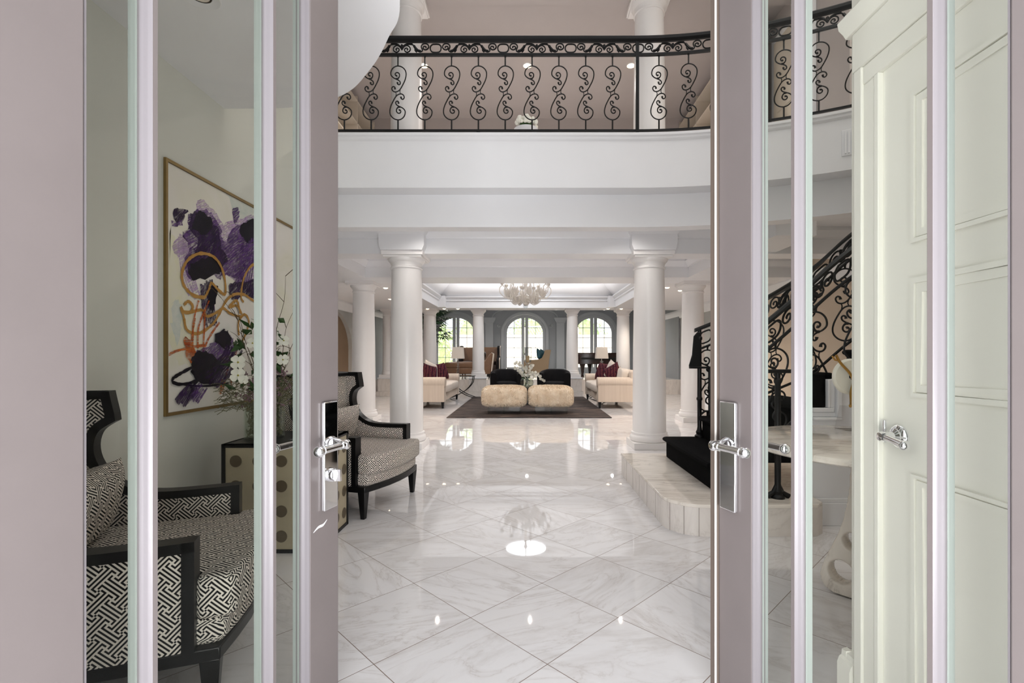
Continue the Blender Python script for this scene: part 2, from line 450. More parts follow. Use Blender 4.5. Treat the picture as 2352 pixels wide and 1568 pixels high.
# upper floor and upper hall
S('ceiling_lower', MB().box(-4.7, 4.7, 5.4, 8.4, 2.83, 3.46).box(-4.7, 4.7, 8.4, 10.0, 2.95, 3.46), M['ceil'])
S('ceiling_upper', MB().box(-4.8, 4.8, 6.5, 10.0, 5.95, 6.6), M['taupe'])
S('wall_upper_back', MB().box(-4.8, 4.8, 9.82, 10.0, 3.46, 5.95), M['taupe'])
S('trim_upper_beam', MB().box(-4.7, 4.7, 6.12, 6.5, 5.85, 6.4).box(-4.7, 4.7, 6.08, 6.12, 5.97, 6.05), M['taupe'])
S('wall_upper_left', MB().box(-4.8, -4.7, 5.0, 10.0, 3.46, 6.4), M['taupe'])

# living hall walls; the left one is pierced by an archway
def arch_pts(cx, hw, spring, rise, n=20):
    return [(cx-hw*cos(PI*i/n), spring+rise*sin(PI*i/n)) for i in range(n+1)]
def arch_wall(mb, axis, a, b, lo, hi, z0, z1, holes):
    """wall slab from lo to hi with arched holes (c, hw, z_bottom, spring, rise)"""
    def quad(poly):
        mb.prism(poly, axis, a, b)
    x = lo
    for c, hw, zb, sp, ri in sorted(holes):
        quad([(x, z0), (c-hw, z0), (c-hw, z1), (x, z1)])
        if zb > z0: quad([(c-hw, z0), (c+hw, z0), (c+hw, zb), (c-hw, zb)])
        ap = arch_pts(c, hw, sp, ri)
        for i in range(len(ap)-1):
            quad([ap[i], ap[i+1], (ap[i+1][0], z1), (ap[i][0], z1)])
        x = c+hw
    quad([(x, z0), (hi, z0), (hi, z1), (x, z1)])
    return mb
S('wall_hall_left', arch_wall(MB(), 'x', -4.8, -4.7, 5.0, 20.0, 0, 3.2, [(11.9, 1.25, 0, 1.35, .95)]), M['plaster'], smooth=False)
S('wall_passage', MB().box(-6.2, -6.1, 9, 15, 0, 3.0).box(-6.1, -4.8, 9.9, 10.0, 0, 3.0).box(-6.1, -4.8, 14, 14.1, 0, 3).box(-6.1, -4.8, 9, 15, 2.9, 3.0), M['tan'])
S('wall_hall_right', MB().box(4.7, 4.8, 10.0, 20.0, 0, 3.2), M['plaster'])
crown = [(0, 2.55), (0, 2.33), (.02, 2.33), (.03, 2.37), (.07, 2.42), (.11, 2.48), (.13, 2.5), (.13, 2.55)]
S('trim_crown_right', MB().prism([(4.7-d, z) for d, z in crown], 'y', 5.2, 20.0), M['trim'])
S('trim_crown_left', MB().prism([(-4.7+d, z) for d, z in crown], 'y', 13.3, 20.0).prism([(-4.7+d, z) for d, z in crown], 'y', 5.2, 13.3), M['trim'])
bprof = [(0, 0), (.03, 0), (.03, .15), (.02, .17), (.02, .19), (0, .2)]
S('baseboard_right', MB().prism([(4.7-d, z) for d, z in bprof], 'y', 1.7, 14.4), M['trim'])
S('baseboard_hall_left', MB().prism([(-4.7+d, z) for d, z in bprof], 'y', 5.0, 10.6).prism([(-4.7+d, z) for d, z in bprof], 'y', 13.2, 14.4), M['trim'])

# beams under the balcony
cr2 = [(0, 2.69), (.02, 2.69), (.025, 2.71), (.05, 2.735), (.075, 2.775), (.085, 2.785), (.085, 2.83), (0, 2.83)]
mb = MB(); mb.box(-4.7, 4.7, 6.28, 6.62, 2.5, 2.83)
mb.prism([(6.28-d, z) for d, z in cr2], 'x', -4.7, 4.7); mb.prism([(6.62+d, z) for d, z in cr2], 'x', -4.7, 4.7)
S('trim_beam_1', mb, M['trim'], ang=25)
mb = MB(); mb.box(-4.7, 4.7, 8.32, 9.02, 2.52, 2.95)
mb.prism([(8.32-d, z) for d, z in cr2], 'x', -4.7, 4.7)
S('trim_beam_2', mb, M['trim'], ang=25)
mb = MB()
for sx in (-1, 1):
    mb.box(min(sx*2.75, sx*3.2), max(sx*2.75, sx*3.2), 5.4, 6.28, 2.52, 2.83).box(min(sx*2.75, sx*3.2), max(sx*2.75, sx*3.2), 6.62, 8.32, 2.52, 2.83)
    for q in (1, -1):
        X0 = sx*2.975+q*.225
        mb.prism([(X0+q*d, z) for d, z in cr2], 'y', 6.62, 8.32)
        mb.prism([(X0+q*d, z) for d, z in cr2], 'y', 5.4, 6.28)
S('trim_beam_3', mb, M['trim'], ang=25)

# tray ceiling of the sitting room
OX, OY0, OY1 = 2.5, 9.02, 14.0
S('ceiling_soffit', MB().box(-4.7, -OX, OY0, OY1, 2.55, 2.7).box(OX, 4.7, OY0, OY1, 2.55, 2.7).box(-4.7, 4.7, OY1, 14.75, 2.55, 2.7), M['ceil'])
fa = [(.012, 2.545), (.012, 2.72), (.05, 2.74), (.05, 2.76), (.03, 2.78), (.06, 2.80), (.10, 2.84), (.10, 2.87), (-.12, 2.87), (-.12, 2.72), (-.004, 2.71), (-.004, 2.545)]
mb = MB()
mb.prism([(OY1-d, z) for d, z in fa], 'x', -OX, OX)
mb.prism([(-OX+d, z) for d, z in fa], 'y', OY0, OY1); mb.prism([(OX-d, z) for d, z in fa], 'y', OY0, OY1)
for sx in (-1, 1): mb.box(sx*2.42-.12, sx*2.42+.12, 13.76, 14.0, 2.55, 2.87)
S('trim_tray', mb, M['trim'], ang=25)
mb = MB(); ins = .95; zt = 3.75; z0 = 2.86
b4 = [(-OX, OY0, z0), (OX, OY0, z0), (OX, OY1, z0), (-OX, OY1, z0)]
t4 = [(-OX+ins, OY0+ins, zt), (OX-ins, OY0+ins, zt), (OX-ins, OY1-ins, zt), (-OX+ins, OY1-ins, zt)]
mb.add(b4+t4, [(i, (i+1) % 4, 4+(i+1) % 4, 4+i) for i in range(4)]+[(4, 5, 6, 7)])
S('ceiling_tray', mb, M['white'], smooth=False)
mb = MB(); mb.box(-6.2, 6.2, 9.9, 20.4, 4.0, 4.15)
S('ceiling_roof', mb, M['ceil'])
mb = MB(); sky = MB().lathe([(0, -.01), (.5, -.01)], n=32)
w = struct('window_skylight', (-.02, 12.42, 3.745))
MB().tube([(.54*cos(2*PI*i/40), .54*sin(2*PI*i/40), -.03) for i in range(40)], .04, 8, closed=True).build('frame', M['trim'], w)
MB().lathe([(.51, -.03), (.51, -.02)], n=32).build('pane', M['sky'], w)
# raised rear room
S('floor_raised', MB().box(-4.7, 4.7, 14.9, 20.2, 0, .45), M['marble'])
S('trim_steps', MB().box(-1.2, 1.1, 14.3, 14.9, 0, .15).box(-1.2, 1.1, 14.6, 14.9, .15, .30), M['marble'])
S('ceiling_rear', MB().box(-4.8, 4.8, 14.63, 20.2, 3.1, 3.2).box(-4.7, 4.7, 14.63, 14.75, 2.7, 3.1), M['grey'])
RC = -.08; DX = 2.82
S('wall_back', arch_wall(MB(), 'y', 20.0, 20.2, -4.8, 4.8, .45, 3.2, [(RC-DX, .86, .45, 2.1, .74), (RC, .86, .45, 2.1, .76), (RC+DX, .86, .45, 2.1, .74)]), M['grey'], smooth=False)
S('wall_rear_sides', MB().box(-4.7, -4.66, 15.0, 20.0, .45, 3.1).box(4.66, 4.7, 15.0, 20.0, .45, 3.1), M['grey'])
# pilasters and the moulded arch round the centre door
for i, sx in enumerate((-1, 1)):
    mb = MB(); x = RC+sx*1.45
    mb.box(x-.16, x+.16, 19.86, 20, .45, 2.55).box(x-.2, x+.2, 19.82, 20, .45, .65)
    mb.prism([(x-.17, 2.5), (x+.17, 2.5), (x+.26, 2.66), (x+.26, 2.72), (x-.26, 2.72), (x-.26, 2.66)], 'y', 19.8, 20)
    S('trim_pilaster_%d' % (i+1), mb, M['greytrim'])
mb = MB(); ap = arch_pts(RC, 1.3, 2.72, .42, 16)
mb.strip(ap[::-1], -.05, 'y', 19.93, 20.0)
S('trim_arch', mb, M['greytrim'])

def french_door(n, cx):
    d = struct('door_%d' % n, (cx, 20.0, 0))
    zb, sp, ri = .45, 2.1, .75
    mb = MB()
    outl = [(-.86, zb)]+arch_pts(0, .86, sp, ri, 24)+[(.86, zb)]
    cas = [(-.97, zb)]+arch_pts(0, .97, sp, ri+.12, 24)+[(.97, zb)]
    for i in range(len(outl)-1): mb.prism([cas[i], cas[i+1], outl[i+1], outl[i]], 'y', -.06, 0)
    if n == 5:
        for sx in (-1, 1):
            c = crom([(sx*1.0, 2.38), (sx*1.06, 2.34), (sx*1.12, 2.36), (sx*1.12, 2.42), (sx*1.07, 2.43), (sx*1.06, 2.39)], 4)
            mb.tube([(p.x, -.04, p.y) for p in c], .028, 6)
    mb.build('casing', M['greytrim'], d, smooth=False)
    inn = [(-.735, zb+.24)]+arch_pts(0, .735, sp, ri-.13, 24)+[(.735, zb+.24)]
    mb = MB()
    for i in range(len(outl)-1): mb.prism([outl[i], outl[i+1], inn[i+1], inn[i]], 'y', .03, .09)
    mb.box(-.74, .74, .031, .089, zb, zb+.25)
    def topz(x): return sp+(ri-.13)*math.sqrt(max(0, 1-(x/.735)**2))
    for sx in (-1, 1): mb.box(min(sx*.012, sx*.14), max(sx*.012, sx*.14), .032, .088, zb+.01, topz(.14)+.01)
    mb.build('leaf_frame', M['greytrim'], d, smooth=False)
    mb = MB()
    for sx in (-1, 1):
        mb.box(sx*.4375-.011, sx*.4375+.011, .04, .08, zb+.24, topz(.4375))
        for k in range(1, 5):
            z = zb+.24+k*.405
            xe = .735*math.sqrt(max(0, 1-((z-sp)/(ri-.13))**2)) if z > sp else .735
            mb.box(min(sx*.14, sx*xe), max(sx*.14, sx*xe), .04, .08, z-.011, z+.011)
    mb.build('muntins', M['greytrim'], d, smooth=False)
    mb = MB(); pp = [(-.735, zb+.24)]+arch_pts(0, .735, sp, ri-.13, 24)+[(.735, zb+.24)]
    mb.prism(pp, 'y', .058, .062)
    mb.build('pane', M['clear'], d, smooth=False)
    if n == 5: MB().box(-.05, -.03, .0, .03, 1.25, 1.5).box(.03, .05, .0, .03, 1.25, 1.5).build('handle', M['iron'], d)
for n, x in ((4, RC-DX), (5, RC), (6, RC+DX)): french_door(n, x)

# ------------------------------------------------------------------ garden behind the glass
S('floor_patio', MB().box(-14, 14, 20.2, 40, .1, .4), M['patio'])
S('wall_garden', MB().box(-14, 14, 29, 29.3, .4, 2.3).box(-14, 14, 28.95, 29.35, 2.3, 2.4), M['patio'])
rnd = random.Random(3)
def bush(name, label, cat, c, r, n, mat, group=None, seed=1):
    rd = random.Random(seed); mb = MB()
    mb.ball((0, 0, r[2]*.9), (r[0]*.72, r[1]*.72, r[2]*.9), 14, 9)
    for i in range(n):
        a = rd.uniform(0, 2*PI); b = rd.uniform(-.9, 1.4)
        q = Vector((r[0]*cos(a)*cos(b), r[1]*sin(a)*cos(b), r[2]+r[2]*sin(b)))*rd.uniform(.92, 1.05)
        s = rd.uniform(.05, .11)
        u = Vector((rd.uniform(-1, 1), rd.uniform(-1, 1), rd.uniform(-1, 1))).normalized()*s; v = u.orthogonal().normalized()*s*.5
        mb.add([q-u, q+v, q+u, q-v], [(0, 1, 2, 3)])
    o = mb.build(name, mat); o.location = (c[0], c[1], c[2]-.12)
    return tag(o, label, cat, group)
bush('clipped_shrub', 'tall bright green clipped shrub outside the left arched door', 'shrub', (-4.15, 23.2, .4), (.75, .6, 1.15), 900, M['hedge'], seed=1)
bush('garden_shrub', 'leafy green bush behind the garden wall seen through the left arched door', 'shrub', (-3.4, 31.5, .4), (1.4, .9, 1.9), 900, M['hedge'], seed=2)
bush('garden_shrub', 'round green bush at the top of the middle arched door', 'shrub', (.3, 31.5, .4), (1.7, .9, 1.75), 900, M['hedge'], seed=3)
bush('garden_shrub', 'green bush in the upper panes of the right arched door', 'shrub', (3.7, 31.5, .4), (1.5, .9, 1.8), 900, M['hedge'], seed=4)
mb = MB()
for i in range(13):
    x = -.9+.15*i
    for a in (1, -1):
        mb.tube([(x-.9*a*.5, 0, 0), (x+.9*a*.5, .02*a, .9*1.6)], .016, 4)
mb.box(-1.5, 1.5, -.03, .03, 1.44, 1.5).box(-1.5, -1.44, -.03, .03, -.1, 1.5).box(1.44, 1.5, -.03, .03, -.1, 1.5).box(-1.5, 1.5, -.03, .03, -.1, .0)
mb.box(-1.5, -1.44, -.03, .03, -.9, -.1).box(1.44, 1.5, -.03, .03, -.9, -.1)
o = mb.build('lattice_screen', M['patio'], smooth=False); o.location = (1.35, 27, 1.3)
tag(o, 'white crisscross lattice garden screen outside the middle arched door', 'screen')

# ================================================================== COLUMNS
def column(loc, H, r0, r1, label, group, ped=0, capblock=False, sq=.25):
    c = thing('column', label, 'column', loc, 0, group)
    b = ped
    if ped:
        w = sq*1.12
        p = MB().box(-w, w, -w, w, .14, ped-.02).build('pedestal', M['marble'], c, bevel=.006)
        MB().box(-w-.04, w+.04, -w-.04, w+.04, 0, .14).build('plinth_step', M['marble'], c, bevel=.008)
        MB().box(-w-.015, w+.015, -w-.015, w+.015, ped-.02, ped+.015).build('pedestal_cap', M['trim'], c, bevel=.006)
        b = ped+.015
    mb = MB().box(-sq, sq, -sq, sq, b, b+.085)
    q = r0
    mb.lathe([(q*1.13, b+.085), (q*1.17, b+.1), (q*1.18, b+.125), (q*1.15, b+.15), (q*1.08, b+.165), (q*1.07, b+.18), (q*1.09, b+.187), (q*1.08, b+.2), (q*1.02, b+.205)], n=36)
    mb.build('base', M['column'], c, bevel=.004)
    h = H-b; prof = []
    for i in range(13):
        t_ = i/12; e = r0+(r1-r0)*(t_**1.7)
        prof.append((e, b+.2+(h-.2-.2)*t_))
    MB().lathe(prof, n=40).build('shaft', M['column'], c)
    z = H; q = r1
    mb = MB().lathe([(q, z-.21), (q*1.07, z-.205), (q*1.085, z-.195), (q*1.07, z-.185), (q*1.01, z-.18), (q*1.02, z-.15), (q*1.06, z-.14), (q*1.07, z-.13), (q*1.18, z-.11), (q*1.24, z-.09), (q*1.25, z-.075)], n=36)
    s2 = q*1.36
    mb.box(-s2*.93, s2*.93, -s2*.93, s2*.93, z-.078, z-.055).box(-s2, s2, -s2, s2, z-.055, z)
    mb.build('capital', M['column'], c, bevel=.004)
    if capblock:
        k = .285
        mb = MB().prism([(-k, z+.24), (-k, z+.06), (-k+.025, z), (k-.025, z), (k, z+.06), (k, z+.24)], 'y', -k, k)
        mb.add(*([(x, y, zz) for (x, y, zz) in [(-k, -k, z+.2), (k, -k, z+.2), (k, k, z+.2), (-k, k, z+.2), (-k-.05, -k-.05, z+.26), (k+.05, -k-.05, z+.26), (k+.05, k+.05, z+.26), (-k-.05, k+.05, z+.26)]],
                 [(i, (i+1) % 4, 4+(i+1) % 4, 4+i) for i in range(4)]+[(4, 5, 6, 7)]))
        mb.box(-k-.05, k+.05, -k-.05, k+.05, z+.26, z+.3)
        mb.build('impost_block', M['trim'], c)
    return c
column((-1.575, 6.41, 0), 2.52, .214, .192, 'large cream column in front, rising behind the patterned armchair', None, 0, True)
column((1.605, 6.41, 0), 2.52, .214, .192, 'large cream column in front, beside the black carpeted stair', None, 0, True)
column((-2.98, 8.93, 0), 2.53, .21, .185, 'cream column of the second row at the left, nearest the tan archway', None)
column((3.03, 8.93, 0), 2.53, .21, .185, 'cream column of the second row, at the right behind the stair newel', None)
column((-1.43, 14.42, 0), 2.55, .175, .155, 'slim cream column on a marble pedestal, left of the middle arched door', None, .53, sq=.23)
column((1.34, 14.42, 0), 2.55, .175, .155, 'slim cream column on a marble pedestal, right of the middle arched door', None, .53, sq=.23)
column((-2.86, 14.42, 0), 2.55, .2, .175, 'slim cream column on a pedestal behind the left sofa beside the palm', None, .53, sq=.23)
column((2.84, 14.42, 0), 2.55, .2, .175, 'slim cream column on a pedestal behind the right sofa and piano', None, .53, sq=.23)
column((-4.12, 14.42, 0), 2.55, .13, .12, 'thin cream column on a marble pedestal against the far left wall', None, .53, sq=.19)
column((-1.575, 6.41, 3.46), 2.38, .205, .186, 'upper floor column behind the balcony railing, left one beside the curved ceiling', None, 0)
column((1.605, 6.41, 3.46), 2.38, .205, .186, 'upper floor column behind the balcony railing, right one by the iron post', None, 0)

# ================================================================== BALCONY
BX, BR = 1.1, 3.85
def bal(s):
    """point and viewer-side normal along the balcony edge"""
    if s <= BX: return Vector((s, 5.0)), Vector((0, -1))
    a = (s-BX)/BR; p = Vector((BX+BR*sin(a), 5.0-BR+BR*cos(a)))
    return p, Vector((-sin(a), -cos(a)))
def sweep(mb, prof, s0, s1, n):
    m = len(prof); vs = []; fs = []
    ss = [s0]+[BX+(s1-BX)*i/n for i in range(n+1)] if s0 < BX < s1 else [s0+(s1-s0)*i/n for i in range(n+1)]
    for s in ss:
        p, nn = bal(s)
        for d, z in prof: q = p+nn*d; vs.append((q.x, q.y, z))
    for i in range(len(ss)-1):
        for k in range(m):
            q = (k+1) % m; fs.append((i*m+k, i*m+q, (i+1)*m+q, (i+1)*m+k))
    fs.append(tuple(range(m))); fs.append(tuple(range((len(ss)-1)*m, len(ss)*m))[::-1])
    mb.add(vs, fs); return mb
SE = 4.6
fasc = [(.035, 3.46), (.035, 3.435), (.02, 3.425), (.02, 3.405), (.008, 3.39), (0, 3.385), (0, 2.91), (-.22, 2.91), (-.22, 2.565), (-.40, 2.565), (-.40, 3.46)]
S('trim_balcony', sweep(MB(), fasc, -4.7, SE, 24), M['trim'], ang=25)
sd = MB()
sweep(sd, [(-.38, 2.84), (-.38, 3.455), (-3.0, 3.455), (-3.0, 2.84)], BX, SE, 16)

rail = thing('balcony_railing', 'black wrought iron balcony railing with scroll balusters on the upper floor', 'railing', (0, 0, 0))
RD = -.05
sweep(MB(), [(RD+.035, 4.445), (RD+.035, 4.47), (RD+.02, 4.485), (RD-.02, 4.485), (RD-.035, 4.47), (RD-.035, 4.445), (RD-.012, 4.425), (RD+.012, 4.425)], -2.6, SE, 24).build('top_rail', M['iron'], rail)
sweep(MB(), [(RD+.014, 4.285), (RD+.014, 4.31), (RD-.014, 4.31), (RD-.014, 4.285)], -2.6, SE, 24).build('band_rail', M['iron'], rail)
sweep(MB(), [(RD+.012, 3.505), (RD+.012, 3.525), (RD-.012, 3.525), (RD-.012, 3.505)], -2.6, SE, 24).build('bottom_rail', M['iron'], rail)

# baluster scroll in its own plane (x, z), centre at 0, unit metres
U = .000719
def P2(lst): return [((x-1410)*U, (857-y)*U) for x, y in lst]
loopA = P2([(1402, 706), (1406, 728), (1424, 740), (1443, 722), (1434, 690), (1396, 664), (1345, 640), (1308, 596), (1316, 532), (1356, 486), (1410, 470), (1470, 488), (1515, 536), (1527, 596), (1512, 668), (1478, 742), (1440, 806), (1402, 836), (1362, 842), (1332, 824), (1321, 790), (1340, 765), (1362, 776), (1367, 800)])
spirA = P2([(1399, 607), (1386, 612), (1373, 602), (1371, 582), (1387, 566), (1412, 568), (1431, 592), (1428, 626), (1406, 652), (1380, 656)])
def scroll_curves():
    out = []
    for c, r in ((loopA, .0062), (spirA, .0064)):
        for sg in (1, -1):
            out.append((crom([(sg*x, 0, sg*z) for x, z in c], 4), r))
    return out
def baluster_mesh(top, bot, sc=1.0, bars=True, rmul=1.0):
    mb = MB()
    for c, r in scroll_curves():
        n = len(c); rr = [r*rmul*(1+.75*max(0, 1-i/7)+.75*max(0, 1-(n-1-i)/7)) for i in range(n)]
        mb.tube([p*sc for p in c], rr, 5, flat=(0, 1, 0))
    for sg in (1, -1):
        a = P2([(1374, 842), (1384, 872), (1378, 905)])
        mb.tube([(sg*x*sc, 0, sg*z*sc) for x, z in a], .0042*rmul, 5)
    h = (857-470)*U*sc
    mb.tube([(0, 0, h), (0, 0, top)], .0075*rmul, 5); mb.tube([(0, 0, -h), (0, 0, bot)], .0085*rmul, 5)
    mb.ball((0, 0, top-.01), .012*rmul, 6, 4)
    return mb
ZC = 3.905
bmesh_ = baluster_mesh(4.29-ZC, 3.515-ZC)
first = None
pos = [.055+.277*k for k in range(-9, 4)]+[1.36+.2925*k for k in range(0, 9)]
for s in pos:
    p, nn = bal(s); p = p+nn*RD
    if first is None:
        o = first = bmesh_.build('baluster', M['iron'], rail)
    else:
        o = first.copy(); COL.objects.link(o)
    o.location = (p.x, p.y, ZC); o.rotation_euler = (0, 0, math.atan2(nn.y, nn.x)+PI/2)
# posts
for s in (1.14, 3.9):
    p, nn = bal(s); p += nn*RD
    MB().box(p.x-.016, p.x+.016, p.y-.016, p.y+.016, 3.46, 4.45).build('post', M['iron'], rail)
for s in (-.5, -2.2, 2.4):
    p, nn = bal(s); p += nn*RD
    MB().box(p.x-.017, p.x+.017, p.y-.017, p.y+.017, 3.455, 3.51).build('foot', M['iron'], rail)
# scroll band under the handrail: repeats every .697 m
def band_unit():
    """curves in band plane: x along, z 0..1 of band height (.115)"""
    k = .000719; cz = 228
    def Q(l): return [((x-930)*k, (cz-y)*k) for x, y in l]
    cs = []
    cs.append((Q([(890, 172), (970, 172), (1003, 195), (1010, 228), (1000, 262), (968, 284), (892, 284), (862, 262), (852, 228), (862, 195), (890, 172)]), .0075, 0))
    for sg in (1, -1):
        def R(l): return [(sg*x, z) for x, z in Q(l)]
        cs.append((R([(1075, 222), (1066, 210), (1082, 198), (1104, 206), (1106, 234), (1080, 250), (1048, 240), (1030, 212), (1044, 174), (1085, 160), (1125, 178), (1134, 214), (1118, 258), (1150, 280), (1190, 262), (1222, 214), (1262, 176), (1330, 164)]), .0075, 1))
        cs.append((R([(1140, 272), (1180, 262), (1214, 230), (1240, 192)]), .0135, 0))
        cs.append((R([(1200, 282), (1222, 256), (1222, 222)]), .009, 0))
        cs.append((R([(1345, 256), (1330, 246), (1340, 226), (1364, 228), (1376, 252), (1358, 280), (1322, 282), (1296, 256), (1300, 216), (1332, 190), (1372, 196), (1400, 226), (1414, 252)]), .007, 1))
        cs.append((R([(1260, 172), (1310, 168), (1360, 178), (1392, 204)]), .010, 0))
        cs.append((R([(1398, 226), (1415, 214), (1416, 176)]), .011, 0))
    return cs
mb = MB(); zc = 4.366
UNITC = band_unit()
for q in range(-4, 7):
    s0 = .095+.697*q-.34
    for c, r, b in UNITC:
        cc = crom([(x, 0, z) for x, z in c], 3); pts = []
        if s0+cc[0].x < -2.5 or s0+cc[0].x > SE-.1: continue
        for p in cc:
            g, nn = bal(s0+p.x); g += nn*RD; pts.append((g.x, g.y, zc+p.z))
        mb.tube(pts, r, 5)
mb.build('scroll_band', M['iron'], rail)

# upper hall: lamps, shelving, bouquet
for x, lab in ((-1.69, 'left of the three glowing recessed lamps in the upper hall ceiling'), (.01, 'middle of the three glowing recessed lamps in the upper hall ceiling'), (1.71, 'right of the three glowing recessed lamps in the upper hall ceiling')):
    t = thing('recessed_light', lab, 'light', (x, 8.02, 5.95))
    MB().lathe([(.045, -.004), (.07, -.012), (.075, 0)], n=20).build('trim_ring', M['trim'], t)
    MB().ball((0, 0, -.012), (.045, .045, .02), 12, 6).build('lamp', M['bulb'], t)
for sx, lab in ((-1, 'open shelving unit upstairs behind the left end of the balcony railing'), (1, 'open shelving unit upstairs behind the right end of the balcony railing')):
    t = thing('bookcase', lab, 'shelves', (sx*3.05, 8.3, 3.46))
    w = .28
    a, b = (-w, 0) if sx < 0 else (0, w)
    MB().box(-.02 if sx < 0 else .0, .0 if sx < 0 else .02, 0, 0, 0, 0) if False else None
    back = -.30 if sx < 0 else .28
    MB().box(back, back+.02, -1.5, 1.5, 0, 2.4).build('back_panel', M['shelf'], t)
    for y in (-1.5, -.5, .5, 1.48): MB().box(min(back, 0), max(back, 0)+.0, y, y+.02, 0, 2.4).build('upright', M['shelf'], t)
    for z in (.3, .7, 1.1, 1.5, 1.9, 2.3): MB().box(min(back, 0), max(back, 0), -1.5, 1.5, z, z+.022).build('shelf', M['shelf'], t)
t = thing('pedestal_stand', 'slim white stand under the bouquet behind the balcony railing', 'stand', (-.01, 6.0, 3.46))
MB().lathe([(.14, 0), (.14, .04), (.06, .08), (.05, .4), (.13, .46), (.15, .5)], n=20).build('stand_body', M['trim'], t)
rd = random.Random(5); mb = MB()
for i in range(34):
    a = rd.uniform(0, 2*PI); r = rd.uniform(0, .14); mb.ball((r*cos(a), r*sin(a), .05+.1*(1-(r/.15)**2)+rd.uniform(-.02, .02)), rd.uniform(.022, .036), 6, 4)
t = thing('flower_bouquet', 'white hydrangea bouquet seen above the balcony ledge', 'flowers', (-.01, 6.0, 3.96))
mb.build('blossoms', M['petal'], t)
MB().lathe([(.07, 0), (.09, .03), (.08, .07)], n=14).build('bowl', M['leaf'], t)
# upper right wall with a panelled door
S('wall_upper_right', MB().box(3.5, 3.6, 5.3, 9.82, 3.46, 5.95), M['taupe'])
d = struct('door_7', (3.5, 6.4, 3.46))
MB().box(-.05, 0, -.5, .5, 0, 2.15).build('casing', M['trim'], d, bevel=.01)
MB().box(-.065, -.04, -.4, .4, .02, 2.05).build('leaf', M['shelf'], d)
MB().box(-.075, -.06, -.3, .3, .2, .9).box(-.075, -.06, -.3, .3, 1.05, 1.9).build('panels', M['shelf'], d, bevel=.008)
# air vent on the balcony fascia
p, nn = bal(3.2)
t = thing('air_vent', 'white slatted air vent on the balcony front, seen through the right glass door', 'vent', (p.x, p.y, 3.16), math.atan2(nn.y, nn.x)+PI/2)
MB().box(-.2, .2, -.012, .0, -.12, .12).build('frame', M['trim'], t, bevel=.004)
mb = MB()
for i in range(14): mb.box(-.175+.026*i, -.163+.026*i, -.022, -.012, -.1, .1)
mb.build('slats', M['white'], t)
